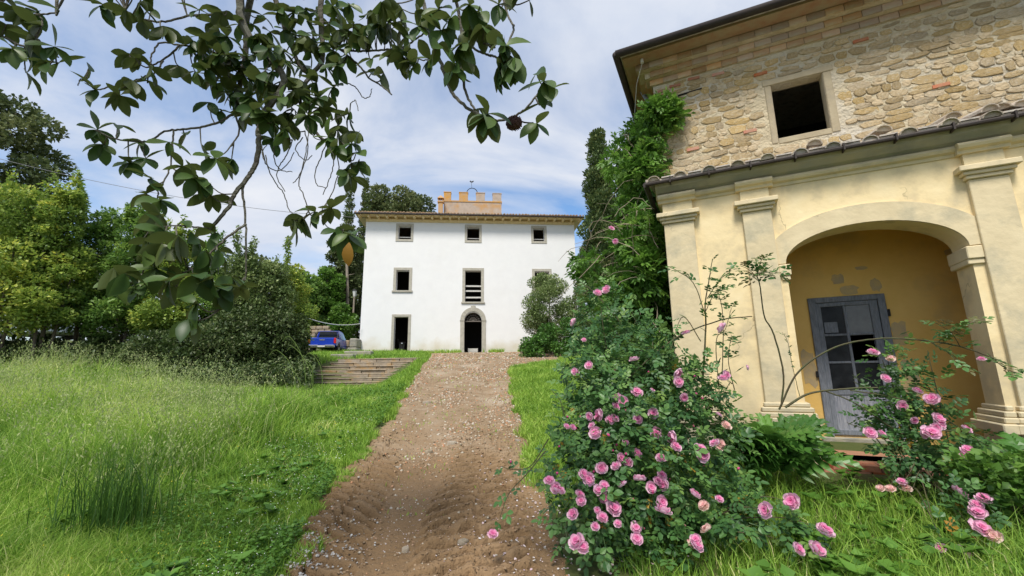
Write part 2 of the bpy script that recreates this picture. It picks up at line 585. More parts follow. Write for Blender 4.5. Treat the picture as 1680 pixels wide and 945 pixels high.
# foliage
M['hedge_leaf'] = leafmat('hedge_leaf', [(.038, .064, .013), (.072, .108, .02), (.135, .165, .03), (.27, .25, .045)], .5, .42, gain=3.0)
M['hedge_leaf_green'] = leafmat('hedge_leaf_green', [(.032, .062, .014), (.05, .09, .018), (.09, .135, .028), (.14, .18, .04)], .5, .38, gain=3.1)
M['olive_leaf'] = leafmat('olive_leaf', [(.04, .062, .02), (.065, .092, .028), (.11, .14, .05), (.19, .20, .10)], .5, .25, gain=2.5)
M['oak_leaf'] = leafmat('oak_leaf', [(.03, .045, .016), (.05, .068, .024), (.09, .105, .042), (.13, .14, .06)], .6, .25, gain=2.1)
M['cypress_leaf'] = leafmat('cypress_leaf', [(.022, .040, .012), (.038, .062, .018), (.065, .085, .025), (.10, .10, .035)], .7, .2, gain=2.2)
M['bright_leaf'] = leafmat('bright_leaf', [(.04, .09, .014), (.065, .14, .02), (.10, .19, .03), (.15, .23, .05)], .45, .35, gain=1.5)
M['vine_leaf'] = leafmat('vine_leaf', [(.04, .095, .014), (.065, .145, .02), (.11, .21, .032), (.17, .26, .055)], .45, .42, gain=1.6)
M['ivy_leaf'] = leafmat('ivy_leaf', [(.04, .10, .018), (.07, .16, .025), (.12, .23, .05)], .35, .3, gain=1.3)
M['under_leaf'] = leafmat('undergrowth_leaf', [(.028, .05, .014), (.05, .082, .02), (.09, .125, .04), (.17, .19, .09)], .5, .25, gain=1.25)
M['grass'] = leafmat('grass_blade', [(.050, .095, .012), (.085, .155, .018), (.14, .22, .03), (.22, .27, .06), (.34, .33, .15)], .55, .4, gain=2.4)
M['seed'] = leafmat('grass_seed_head', [(.22, .32, .08), (.34, .42, .15), (.46, .48, .24)], .8, .4)
M['tuft'] = leafmat('tuft_blade', [(.03, .075, .012), (.05, .115, .018), (.08, .16, .025)], .5, .35, gain=1.4)
M['clover'] = leafmat('clover_leaf', [(.05, .12, .016), (.08, .18, .022), (.12, .24, .035)], .5, .35, gain=1.3)
M['daisy'] = mat('white_floret', (.75, .75, .70), .7)
M['yellow_floret'] = mat('yellow_floret', (.75, .55, .03), .7)
M['rose_leaf'] = leafmat('rose_leaf', [(.022, .06, .018), (.038, .09, .024), (.06, .125, .03), (.10, .16, .035)], .42, .25, gain=1.75)
M['rose_leaf_part'] = leafmat('rose_leaf_single', [(.025, .065, .018), (.042, .10, .026), (.07, .14, .034)], .42, .25, rand=True, gain=1.7)
M['rose_leaf_new'] = leafmat('rose_leaf_new', [(.07, .13, .03), (.12, .17, .04), (.16, .11, .05)], .45, .35, rand=True)
M['yellow_leaf'] = leafmat('yellowed_leaf', [(.50, .30, .03), (.42, .22, .03)], .5, .35, rand=True)
M['petal'] = leafmat('rose_petal', [(.62, .10, .27), (.74, .23, .42), (.82, .43, .59), (.87, .62, .73)], .6, .3, spec=.15)
M['petal_pale'] = leafmat('rose_petal_faded', [(.70, .30, .30), (.80, .50, .45), (.84, .66, .58)], .6, .3, spec=.15)
M['bud'] = leafmat('rose_bud_petal', [(.60, .06, .20), (.70, .16, .34)], .6, .2, spec=.15)
M['mag_leaf'] = leafmat('magnolia_leaf', [(.022, .046, .012), (.036, .068, .016), (.062, .095, .022)], 0.42, .32, spec=.35, rand=True, back=(.095, .125, .034), gain=1.8)
M['mag_leaf_mass'] = leafmat('magnolia_leaf_small', [(.022, .046, .012), (.036, .068, .016), (.062, .095, .022)], 0.42, .32, spec=.35, back=(.095, .125, .034), gain=1.8)
M['mag_yellow'] = leafmat('magnolia_leaf_dying', [(.40, .20, .03), (.32, .17, .03)], .4, .3, rand=True)
M['acanthus'] = leafmat('acanthus_leaf', [(.04, .11, .02), (.065, .155, .026), (.11, .22, .04)], .38, .28, rand=True, gain=1.45)
M['cone'] = mat('seed_cone', (.06, .03, .03), .9, (.10, .05, .04), 30, .8, 60)
M['fallen_petal'] = leafmat('fallen_petal', [(.62, .45, .47), (.74, .62, .63), (.80, .76, .74)], .8, .2)
M['pebble'] = leafmat('pebble', [(.20, .14, .085), (.32, .24, .15), (.46, .22, .11), (.38, .31, .22), (.46, .40, .31), (.54, .49, .43)], .9, 0)
M['clod'] = leafmat('earth_clod', [(.15, .095, .05), (.24, .155, .085), (.32, .22, .13)], .95, 0)
M['plaster_bit'] = leafmat('plaster_bit', [(.30, .28, .25), (.45, .44, .42)], .9, 0)
M['stone_bit'] = mat('track_stone', (.40, .33, .24), .95, (.30, .25, .18), 8, .6, 30, ov=.2)


def ground_mat():
    m = mat('meadow_soil', (.06, .085, .02), .95, (.10, .10, .035), 1.2, .5, 12)
    return m


M['soil'] = ground_mat()
M['dirt'] = mat('dirt', (.30, .215, .13), .95, (.225, .155, .09), 3.0, 1.0, 30, dirt=(.42, .34, .25), dscale=.8, damt=.8, bdist=.03)


def add_mud(m):
    t = m.node_tree
    b = t.nodes['Principled BSDF']
    src = b.inputs['Base Color'].links[0].from_socket
    a = t.nodes.new('ShaderNodeAttribute'); a.attribute_name = 'mud'
    n = t.nodes.new('ShaderNodeTexNoise'); n.inputs['Scale'].default_value = 9; n.inputs['Detail'].default_value = 8
    r = t.nodes.new('ShaderNodeValToRGB')
    r.color_ramp.elements[0].color = (.18, .112, .054, 1); r.color_ramp.elements[0].position = .35
    r.color_ramp.elements[1].color = (.30, .195, .105, 1); r.color_ramp.elements[1].position = .65
    t.links.new(n.outputs['Fac'], r.inputs[0])
    x = t.nodes.new('ShaderNodeMix'); x.data_type = 'RGBA'
    t.links.new(a.outputs['Fac'], x.inputs[0]); t.links.new(src, x.inputs[6]); t.links.new(r.outputs[0], x.inputs[7])
    t.links.new(x.outputs[2], b.inputs['Base Color'])


add_mud(M['dirt'])

# ------------------------------------------------------------------ terrain
TY = np.array([-80, 0, 4, 8, 14, 18.3, 22.5, 36, 60, 300.])
TZ = np.array([-1.0, 0, 0, .3, 1.05, 1.69, 2.3, 3.3, 3.9, 6.])
LY = np.array([-80, 0, 3.9, 6.2, 11, 14, 18, 20.5, 24, 30, 35.6, 300])
LX = np.array([-1.7, -1.8, -1.98, -2.5, -3.1, -3.6, -4.1, -4.4, -4.8, -6.0, -7.6, -7.6])
RY = np.array([-80, 0, 3.9, 6.2, 11, 18, 19.6, 21, 24, 300])
RX = np.array([.4, .4, .5, .45, .22, .12, .3, 2.4, 3.2, 3.4])
MY = np.array([-80, 0, 4, 8, 12, 16, 20, 22.4, 24, 36, 60, 300.])
MZ = np.array([-1.0, 0, .05, .45, .85, .98, .98, 2.2, 2.42, 3.32, 3.95, 6.])


def tz(y): return np.interp(y, TY, TZ)
def xl(y): return np.interp(y, LY, LX)
def xr(y): return np.interp(y, RY, RX)


def ground_h(x, y):
    x, y = np.asarray(x, float), np.asarray(y, float)
    t = tz(y)
    d = xl(y) - x
    zm = np.interp(y, MY, MZ) + .062 * np.clip(d - 3, 0, 22) * smoothstep(4, 14, y) * (1 - .55 * smoothstep(24, 30, y) * (1 - smoothstep(12, 16, d)))
    w = smoothstep(0.1, 1.8, d)
    left = t * (1 - w) + zm * w
    d2 = x - xr(y)
    right = t + .08 * smoothstep(0, .8, d2) + .05 * np.clip(d2 - 1, 0, 6)
    h = np.where(d > 0, left, np.where(d2 > 0, right, t))
    h = h + .06 * (fbm(x * .6, y * .6, 3, 3) - .5) * np.clip(np.maximum(d, d2), 0, 1)
    return h


def in_track(x, y):
    return np.minimum(x - xl(y), xr(y) - x)


def build_ground():
    xs = np.concatenate([np.linspace(-400, -40, 19)[:-1], np.linspace(-40, -14, 53)[:-1], np.linspace(-14, 9, 116)[:-1], np.linspace(9, 40, 42)[:-1], np.linspace(40, 400, 19)])
    ys = np.concatenate([np.linspace(-80, -2, 20)[:-1], np.linspace(-2, 12, 86)[:-1], np.linspace(12, 38, 105)[:-1], np.linspace(38, 100, 42)[:-1], np.linspace(100, 600, 16)])
    X, Y = np.meshgrid(xs, ys)
    Z = ground_h(X, Y) - .10 * smoothstep(.05, .35, in_track(X, Y)) * (Y < 36.5)
    nx, ny = len(xs), len(ys)
    V = np.stack([X, Y, Z], -1).reshape(-1, 3)
    i = np.arange(nx * ny).reshape(ny, nx)
    F = np.stack([i[:-1, :-1], i[:-1, 1:], i[1:, 1:], i[1:, :-1]], -1).reshape(-1, 4)
    put('meadow_ground', np_mesh('meadow_ground', V, F, M['soil'], smooth=True))['kind'] = 'structure'


def tread(x, y):
    """ruts pressed by tractor tyres: raised earth between slanted lugs"""
    h = np.zeros_like(x)
    for cx, wd, sl, y1, ph, dr in ((-1.80, .38, .55, 11, 0.0, -.13), (-.38, .48, -.5, 10.5, .4, -.03)):
        c = cx + (y - 4) * dr + .03 * np.sin(y * 1.7 + ph * 5)
        u = x - c
        m = smoothstep(wd + .10, wd - .05, np.abs(u)) * smoothstep(y1, y1 - 3.5, y)
        wob = .16 * (fbm(x * 7, y * 7, 3, 21) - .5) + .30 * (fbm(x * 1.6, y * 1.6, 2, 22) - .5)
        brk = .16 * smoothstep(-.03, .03, u + .10 * (fbm(x * 3, y * 3, 2, 24) - .5))
        p = (y + sl * u + brk + wob * .7) / .23 + ph
        s = p - np.floor(p)
        ridge = smoothstep(0, .10, s) * smoothstep(.64, .52, s)
        amp = .45 + 1.15 * fbm(x * 5.1, y * 4.2, 3, 31)
        h = h + m * ((ridge * .13 - .065) * amp)
        h = h + .035 * np.exp(-((np.abs(u) - wd - .06) / .06) ** 2) * smoothstep(y1, y1 - 3.5, y) * fbm(x * 5, y * 5, 3, 17)
    return h


def track_h(x, y):
    e = in_track(x, y)
    near = smoothstep(13, 7, y)
    h = tz(y) + .012
    h = h + .05 * (fbm(x * .9, y * .7, 3, 5) - .5) + (.022 + .02 * near) * (fbm(x * 6, y * 6, 4, 9) - .5) + .014 * near * (fbm(x * 22, y * 22, 3, 14) - .5)
    k = (x - xl(y)) / np.maximum(xr(y) - xl(y), .5)
    lane = np.exp(-((k - .24) / .085) ** 2) + np.exp(-((k - .72) / .085) ** 2)
    h = h - .045 * lane * smoothstep(7, 10, y) * smoothstep(27, 20, y)
    h = h + tread(x, y)
    return h - .09 * smoothstep(.22, -.2, e)


def build_track():
    ya = np.concatenate([np.arange(1.2, 3.0, .03), np.arange(3.0, 6.5, .013), np.arange(6.5, 8.0, .022), np.arange(8.0, 14, .05), np.arange(14, 35.7, .14)])
    k = np.linspace(-.06, 1.06, 170)
    Y = np.repeat(ya[:, None], len(k), 1)
    wob = .5 * (fbm(ya * 1.1, ya * 0, 4, 41) - .5)[:, None]
    X = xl(Y) + wob * (1 - k[None]) + (xr(Y) - xl(Y)) * k[None] + .5 * (fbm(ya * 1.3, ya * 0 + 9, 4, 43) - .5)[:, None] * k[None]
    Z = track_h(X, Y)
    i = np.arange(Y.size).reshape(Y.shape)
    F = np.stack([i[:-1, :-1], i[:-1, 1:], i[1:, 1:], i[1:, :-1]], -1).reshape(-1, 4)
    mud = smoothstep(11.5, 5.0, Y + 5 * (fbm(X * .9, Y * .6, 4, 51) - .5))
    put('dirt_track', np_mesh('dirt_track', np.stack([X, Y, Z], -1).reshape(-1, 3), F, M['dirt'], {'mud': mud.ravel()}, smooth=True))['kind'] = 'structure'


build_ground()
build_track()


# ------------------------------------------------------------------ the white villa
def rect(x0, x1, z0, z1): return [(x0, z0), (x1, z0), (x1, z1), (x0, z1)]


def arch(x0, x1, z0, zs, zt, n=14):
    cx, rx = (x0 + x1) / 2, (x1 - x0) / 2
    pts = [(x0, z0), (x1, z0)]
    for i in range(n + 1):
        a = math.pi * i / n
        pts.append((cx + rx * math.cos(a), zs + (zt - zs) * math.sin(a)))
    return pts


VA = math.radians(5)
villa = thing('villa', 'large white three storey villa with small battlemented tower', 'villa', (-3.348, 36, 3.2), VA)
VZ = 3.2
x0, x1, WT = -9.27, 9.07, 14.72 - VZ
holes = {
    'top': [(-6.49, -5.41, 13.08, 14.30), (-.54, .52, 13.05, 14.29), (5.35, 6.33, 13.06, 14.28)],
    'mid': [(-6.51, -5.43, 8.55, 10.31), (-.68, .69, 7.58, 10.32), (5.38, 6.63, 8.5, 10.29)],
}
hl = [rect(a, b, c - VZ, d - VZ) for k in holes for a, b, c, d in holes[k]]
hl.append(rect(-6.52, -5.38, 3.42 - VZ, 6.30 - VZ))
hl.append(rect(5.4, 6.55, 3.42 - VZ, 6.30 - VZ))
hl.append(arch(-.72, .75, 3.30 - VZ, 5.95 - VZ, 6.69 - VZ))
w = MB()
w.wall(rect(x0, x1, -1.0, WT), hl, 0, .55)
w.build('front_wall', M['white_wall'], villa)
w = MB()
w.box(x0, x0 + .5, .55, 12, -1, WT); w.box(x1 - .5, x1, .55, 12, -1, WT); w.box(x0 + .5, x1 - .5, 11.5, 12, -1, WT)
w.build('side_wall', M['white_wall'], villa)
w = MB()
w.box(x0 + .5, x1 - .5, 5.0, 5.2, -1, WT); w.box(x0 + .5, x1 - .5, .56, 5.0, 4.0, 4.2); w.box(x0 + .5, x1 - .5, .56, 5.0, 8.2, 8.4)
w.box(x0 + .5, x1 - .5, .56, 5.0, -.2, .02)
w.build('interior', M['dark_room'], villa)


def stone_surround(x0, x1, z0, z1, fw, sill=True, depth=.04, top=True):
    m = MB()
    m.box(x0 - fw, x0, -depth, .22, z0, z1); m.box(x1, x1 + fw, -depth, .22, z0, z1)
    m.box(x0 - fw, x1 + fw, -depth, .22, z1 + .002, z1 + fw)
    o = m.build('window', M['frame_stone'], villa, bevel=.012)
    if sill:
        s = MB(); s.box(x0 - fw - .08, x1 + fw + .08, -depth - .07, .25, z0 - .14, z0 - .002)
        s.build('sill', M['frame_stone'], o, bevel=.012)
    else:
        s = MB(); s.box(x0 - fw, x1 + fw, -depth, .22, z0 - fw, z0 - .002)
        s.build('sill', M['frame_stone'], o, bevel=.012)
    return o


for a, b, c, d in holes['top']:
    o = stone_surround(a, b, c - VZ, d - VZ, .21, False)
    m = MB(); m.box(a, b, .25, .29, c - VZ + .22, c - VZ + .29); m.build('rail', M['weathered_board'], o)
for i, (a, b, c, d) in enumerate(holes['mid']):
    o = stone_surround(a, b, c - VZ, d - VZ, .24)
    if i == 1:
        for zz in (.35, .92, 1.35):
            m = MB(); m.box(a, b, .2, .24, c - VZ + zz, c - VZ + zz + .13, Matrix.Rotation(.01 * (zz - .8), 3, 'Y'))
            m.build('rail', M['weathered_board'], o)
for a in ((-6.52, -5.38), (5.4, 6.55)):
    m = MB()
    m.box(a[0] - .22, a[0], -.04, .25, -.3, 6.30 - VZ); m.box(a[1], a[1] + .22, -.04, .25, -.3, 6.30 - VZ)
    m.box(a[0] - .22, a[1] + .22, -.04, .25, 6.302 - VZ, 6.52 - VZ)
    m.build('door_frame', M['frame_stone'], villa, bevel=.012)
# arched doorway surround: jambs, voussoirs with a raised keystone
m = MB()
m.box(-1.06, -.72, -.06, .25, -.2, 2.74); m.box(.75, 1.09, -.06, .25, -.2, 2.74)
m.box(-1.10, -.70, -.09, .25, 2.745, 2.83); m.box(.73, 1.13, -.09, .25, 2.745, 2.83)
m.box(-1.12, -.70, -.09, .25, -.25, .22); m.box(.73, 1.15, -.09, .25, -.25, .22)
dw = m.build('doorway', M['frame_stone'], villa, bevel=.01)
nv = 9
cx = .015
for i in range(nv):
    a0, a1 = math.pi * i / nv + .008, math.pi * (i + 1) / nv - .008
    ro = 1.07 if i != nv // 2 else 1.22
    ring = []
    for r in (.735, ro):
        for a in ((a0, (a0 + a1) / 2, a1) if r < .8 else (a1, (a0 + a1) / 2, a0)):
            ring.append((cx + r * math.cos(a), 2.835 + r * math.sin(a) * (.74 / .735 if r < .8 else 1)))
    b = MB()
    n = len(ring)
    b.add([(p[0], -.06 if i != nv // 2 else -.09, p[1]) for p in ring] + [(p[0], .25, p[1]) for p in ring],
          [tuple(range(n)), tuple(reversed(range(n, 2 * n)))] + [(k, (k + 1) % n, n + (k + 1) % n, n + k) for k in range(n)])
    b.build('voussoir', M['frame_stone'], dw)
m = MB()
m.box(-.72, .75, .22, .27, 2.70, 2.78)
for r in (.28, .5):
    m.tube([(cx + r * math.cos(math.pi * i / 12), .245, 2.78 + r * math.sin(math.pi * i / 12)) for i in range(13)], .018, 4)
for i in range(1, 8):
    a = math.pi * i / 8
    m.tube([(cx, .245, 2.78), (cx + .74 * math.cos(a), .245, 2.78 + .73 * math.sin(a))], .014, 4)
m.build('fanlight_grille', mat('fanlight_iron', (.16, .14, .12), .7), dw)
# eaves
m = MB()
m.extr([(-.04, WT - .10), (-.16, WT + .05), (-.16, WT + .12), (0, WT + .12)], x0 - .02, x1 + .02)
m.build('cornice', M['cream'], villa)
m = MB()
m.box(x0 - .75, x1 + .7, -.80, .0, WT + .29, WT + .34)
m.box(x0 - .75, x0, .0, 12, WT + .29, WT + .34); m.box(x1, x1 + .7, .0, 12, WT + .29, WT + .34)
m.box(x0 - .02, x1 + .02, -.02, .3, WT + .0, WT + .29)
m.build('soffit', M['cream'], villa)
rb = MB()
rb.box(-.09, .09, -.68, -.021, .115, .288)
rme = rb.mesh('rafter', M['cream'])
for i in range(26):
    put('rafter', rme, villa, (x0 - .45 + i * (x1 - x0 + .9) / 25, 0, WT))
m = MB()
m.tube([(x0 - .8, -.86, WT + .36), (x1 + .75, -.86, WT + .36)], .085, 8)
m.build('gutter', M['gutter'], villa)
# hip roof with rows of curved tiles
RX0, RX1, RY0, RY1, RZ0, RZT = x0 - .8, x1 + .75, -.85, 12.9, WT + .42, WT + .42 + 2.05
m = MB()
xm0, xm1, ym = RX0 + 6.8, RX1 - 6.8, (RY0 + RY1) / 2
m.add([(RX0, RY0, RZ0), (RX1, RY0, RZ0), (RX1, RY1, RZ0), (RX0, RY1, RZ0), (xm0, ym, RZT), (xm1, ym, RZT)],
      [(0, 1, 5, 4), (1, 2, 5), (2, 3, 4, 5), (3, 0, 4), (3, 2, 1, 0)])
m.build('roof', M['roof_tile'], villa)
tl = MB()
for i in range(74):
    x = RX0 + .12 + i * (RX1 - RX0 - .24) / 73
    top = min(1.0, (x - RX0) / 6.8, (RX1 - x) / 6.8)
    k = max(1, int(top * 15))
    for j in range(k):
        f0, f1 = top * j / k, top * (j + 1) / k
        y0, y1_ = RY0 + (ym - RY0) * f0 - .05, RY0 + (ym - RY0) * f1
        z0, z1_ = RZ0 + (RZT - RZ0) * f0, RZ0 + (RZT - RZ0) * f1
        jx, jz = random.uniform(-.03, .03), random.uniform(-.01, .03)
        vs = []
        for q, (yy, zz) in enumerate(((y0, z0 + .04), (y1_, z1_ + .01))):
            for s in range(5):
                a = math.pi * s / 4
                r = .105 if q == 0 else .085
                vs.append((x + jx + r * math.cos(a), yy, zz + jz + r * .9 * math.sin(a)))
        tl.add(vs, [(s, s + 1, 6 + s, 5 + s) for s in range(4)] + [(0, 1, 2, 3, 4)])
tl.build('roof_tiles', M['roof_tile'], villa)['kind'] = 'stuff'
# tower with merlons
m = MB()
m.box(-2.95, 2.76, 4.0, 8.6, WT + .5, 18.28 - VZ)
tw = m.build('tower', M['tower'], villa)
m = MB(); m.box(-3.0, 2.81, 3.95, 8.65, 18.282 - VZ, 18.42 - VZ); m.build('string_course', M['lichen'], tw)
for k, (a, b, zt) in enumerate(((-2.95, -2.26, 19.33), (-1.45, -.58, 19.33), (.23, 1.1, 19.32), (1.89, 2.76, 19.30))):
    for yy in (3.98, 8.1):
        m = MB(); m.box(a, b, yy, yy + .5, 18.422 - VZ, zt - VZ - .08); m.box(a - .03, b + .03, yy - .03, yy + .53, zt - VZ - .078, zt - VZ)
        m.build('merlon', M['lichen'] if k < 2 else M['tower'], tw)
m = MB()
m.tube([(-.17 + .54 * math.cos(math.pi * i / 16), 4.2, 19.3 - VZ + .56 * math.sin(math.pi * i / 16)) for i in range(17)], .035, 6)
m.build('iron_arch', M['iron'], tw)
m = MB()
m.tube([(-.2, 4.2, 19.84 - VZ), (-.24, 4.2, 20.5 - VZ)], .015, 5)
m.add([(-.24 + p[0] * .42, 4.2 + s, 20.45 - VZ + p[1] * .42) for s in (-.015, .015) for p in ((-.45, .3), (-.25, .1), (.15, 0), (.45, .2), (.6, .5), (.3, .45), (.0, .3), (-.25, .55))],
      [tuple(range(8)), tuple(reversed(range(8, 16)))] + [(i, (i + 1) % 8, 8 + (i + 1) % 8, 8 + i) for i in range(8)])
m.build('weather_vane', M['iron'], tw)
m = MB()
m.box(-3.42, -3.0, 3.35, 3.75, WT + .6, 17.95 - VZ); m.box(-3.5, -2.92, 3.27, 3.83, 17.952 - VZ, 18.05 - VZ)
for xx in (-3.42, -3.24, -3.06): m.box(xx, xx + .06, 3.37, 3.73, 18.052 - VZ, 18.35 - VZ)
m.add([(-3.52, 3.25, 18.36 - VZ), (-2.9, 3.25, 18.36 - VZ), (-2.9, 3.85, 18.36 - VZ), (-3.52, 3.85, 18.36 - VZ), (-3.21, 3.55, 18.75 - VZ)], [(0, 1, 4), (1, 2, 4), (2, 3, 4), (3, 0, 4), (3, 2, 1, 0)])
m.build('chimney', M['lichen'], villa)

# ------------------------------------------------------------------ the rubble stone house with its portico
HA = math.atan2(-.4214354, .90685842)
house = thing('stone_house', 'old rubble stone house with yellow plastered arched portico', 'house', (4.18146, 6.12855, 0), HA)
D = 1.4
# portico front wall with the arch
m = MB()
m.wall(rect(-1.72, 3.52, -.2, 4.42), [arch(-.11, 1.91, .45, 3.18, 3.66, 24)], 0, .42)
m.box(-1.72, -1.36, .422, D - .02, -.2, 4.42); m.box(3.16, 3.52, .422, D - .02, -.2, 4.42)
pw = m.build('portico_wall', M['ochre'], house)
# flat plaster band round the arch
m = MB()
n = 26
vs = []
for i in range(n + 1):
    a = math.pi * i / n
    for (rx, rz, yy) in ((1.01, .48, -.03), (1.29, .75, -.03), (1.29, .75, .01), (1.01, .48, .01)):
        vs.append((.9 + rx * math.cos(a), yy, 3.18 + rz * math.sin(a)))
fs = []
for i in range(n):
    for k in range(4):
        fs.append((i * 4 + k, i * 4 + (k + 1) % 4, (i + 1) * 4 + (k + 1) % 4, (i + 1) * 4 + k))
fs += [(0, 1, 2, 3), (n * 4 + 3, n * 4 + 2, n * 4 + 1, n * 4)]
m.add(vs, fs)
m.build('arch_band', M['pilaster'], house)
# imposts
for s0, s1 in ((-.40, -.06), (1.86, 2.02)):
    m = MB()
    m.box(s0 if s0 > 0 else -.21, s1, -.05, .47, 3.0, 3.165); m.box(s0 + (0 if s0 > 0 else .22), s1 - .015 if s0 < 0 else s1, -.03, .45, 2.93, 2.998)
    m.build('impost', M['pilaster'], house, bevel=.01)


def pilaster(a, b, pedestal, base_r=None):
    m = MB(); m.box(a, b, -.065, .01, .0, 4.04)
    p = m.build('pilaster', M['pilaster'], house, bevel=.008)
    c = MB()
    c.box(a - .03, b + .03, -.10, .01, 4.042, 4.09); c.box(a - .06, b + .06, -.13, .01, 4.092, 4.14); c.box(a - .10, b + .10, -.17, .01, 4.142, 4.215)
    c.build('capital', M['pilaster'], p, bevel=.008)
    c = MB(); c.box(a, b, -.062, .01, 4.217, 4.44)
    c.build('frieze_block', M['moulding'], p)
    r = base_r if base_r is not None else b
    c = MB()
    for (e, z0, z1) in ((.025, 1.12, 1.18), (.06, 1.05, 1.118), (.085, .98, 1.048), (.125, .86, .978)):
        c.box(a - e, r + e, -.065 - e, .44 if base_r is not None else .02, z0, z1)
    c.box(a - .09, r + .06, -.15, .44 if base_r is not None else .02, -.2, .858)
    c.build('base', M['pilaster'], p, bevel=.014)
    return p


pilaster(-1.76, -1.30, True)
pilaster(-.60, -.21, True, -.09)
pilaster(2.02, 2.41, True)
pilaster(3.10, 3.56, True)
# the right jamb of the arch also stands on a moulded base
m = MB()
for (e, z0, z1) in ((.025, 1.12, 1.18), (.06, 1.05, 1.118), (.085, .98, 1.048), (.125, .86, .978)):
    m.box(1.90 - e, 1.945, -.06 - e, .43 + e, z0, z1)
m.box(1.84, 1.93, -.13, .45, -.2, .858)
m.build('jamb_base', M['pilaster'], house, bevel=.012)
# moulding that breaks forward over each pilaster
m = MB()
segs = [(-1.82, -1.24, .075), (-1.24, -.66, 0), (-.66, -.15, .075), (-.15, 1.96, 0), (1.96, 2.47, .075), (2.47, 3.04, 0), (3.04, 3.62, .075)]
for a, b, e in segs:
    pr = [(.0, 4.40), (-.02 - e, 4.40), (-.03 - e, 4.44), (-.075 - e, 4.46), (-.095 - e, 4.495), (-.075 - e, 4.53), (-.05 - e, 4.545), (0, 4.545)]
    m.extr(pr, a, b)
m.extr([(0.0, 4.401)] + [(0.0, 4.54)], -1.7, -1.7, False)
m.build('moulding', M['moulding'], house)
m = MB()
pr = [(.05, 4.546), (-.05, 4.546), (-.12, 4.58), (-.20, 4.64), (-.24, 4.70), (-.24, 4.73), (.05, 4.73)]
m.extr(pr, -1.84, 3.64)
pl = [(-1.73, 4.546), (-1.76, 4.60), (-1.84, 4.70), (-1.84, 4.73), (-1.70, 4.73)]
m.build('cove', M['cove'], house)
m = MB()
m.box(-1.80, -1.721, .05, D, 4.40, 4.54); m.box(-1.86, -1.722, .05, D, 4.542, 4.73)
m.build('side_moulding', M['moulding'], house)
m = MB()
m.tube([(-1.98, -.29, 4.705), (3.75, -.29, 4.705)], .030, 8)
m.tube([(-1.98, -.29, 4.705), (-1.98, 1.2, 4.72)], .045, 8)
for i in range(10):
    x = -1.6 + i * .58
    m.box(x, x + .02, -.34, -.2, 4.66, 4.76)
m.build('portico_gutter', M['gutter'], house)
# portico roof: boards under rows of curved tiles
sl = math.atan2(.42, 1.6)
m = MB()
m.add([(-1.95, -.26, 4.735), (3.75, -.26, 4.735), (3.75, D, 5.12), (-1.95, D, 5.12), (-1.95, -.26, 4.775), (3.75, -.26, 4.775), (3.75, D, 5.16), (-1.95, D, 5.16)],
      [(3, 2, 1, 0), (4, 5, 6, 7), (0, 1, 5, 4), (1, 2, 6, 5), (2, 3, 7, 6), (3, 0, 4, 7)])
m.build('portico_roof', M['old_tile'], house)


def tile_mesh(r0, r1, ln, th=.014):
    m = MB()
    vs = []
    for q, (yy, r) in enumerate(((0, r0), (ln, r1))):
        for rr in (r, r - th):
            for s in range(7):
                a = math.pi * s / 6
                vs.append((rr * math.cos(a), yy, rr * .8 * math.sin(a) + (.0 if q else .012)))
    fs = []
    for s in range(6):
        fs += [(s, s + 1, 15 + s, 14 + s), (7 + s, 21 + s, 22 + s, 8 + s), (s, 7 + s, 8 + s, s + 1), (14 + s, 15 + s, 22 + s, 21 + s)]
    m.add(vs, fs)
    m.add([((r0 - .004) * math.cos(math.pi * s / 6), .03, (r0 - .004) * .8 * math.sin(math.pi * s / 6) + .01) for s in range(7)], [tuple(range(7))])
    return m.mesh('roof_tile', M['old_tile'], smooth=False)


tme = tile_mesh(.10, .082, .46)
rs = random.Random(4)
for i in range(14):
    x = -1.83 + i * .41
    for j in range(4):
        y = -.30 + j * .42 + rs.uniform(-.03, .03)
        put('roof_tile', tme, house, (x + rs.uniform(-.02, .02), y, 4.735 + (y + .26) * math.tan(sl) * .92 + rs.uniform(0, .02)),
            (sl + rs.uniform(-.03, .03), rs.uniform(-.06, .06), rs.uniform(-.05, .05)))
# a second layer of slipped tiles towards the right end
for x, y, r in ((2.30, -.24, .1), (2.42, -.2, -.12), (1.95, -.22, .05), (2.62, -.18, .2), (.42, -.22, -.1), (1.22, -.24, .12)):
    put('roof_tile', tme, house, (x, y, 4.86), (sl, rs.uniform(-.2, .2), r))
m = MB()
for i in range(13):
    x = -1.62 + i * .41
    m.extr([(-.28, 4.80), (D, 5.18), (D, 5.16), (-.28, 4.778)], x - .10, x + .10)
m.build('pan_tiles', M['old_tile'], house)['kind'] = 'stuff'
m = MB()
m.box(-1.98, -1.76, -.24, .1, 4.79, 4.84, Matrix.Rotation(.15, 3, 'X')); m.box(-1.95, -1.8, .1, .5, 4.86, 4.92, Matrix.Rotation(.22, 3, 'X'))
m.build('corner_slab', M['old_tile'], house)
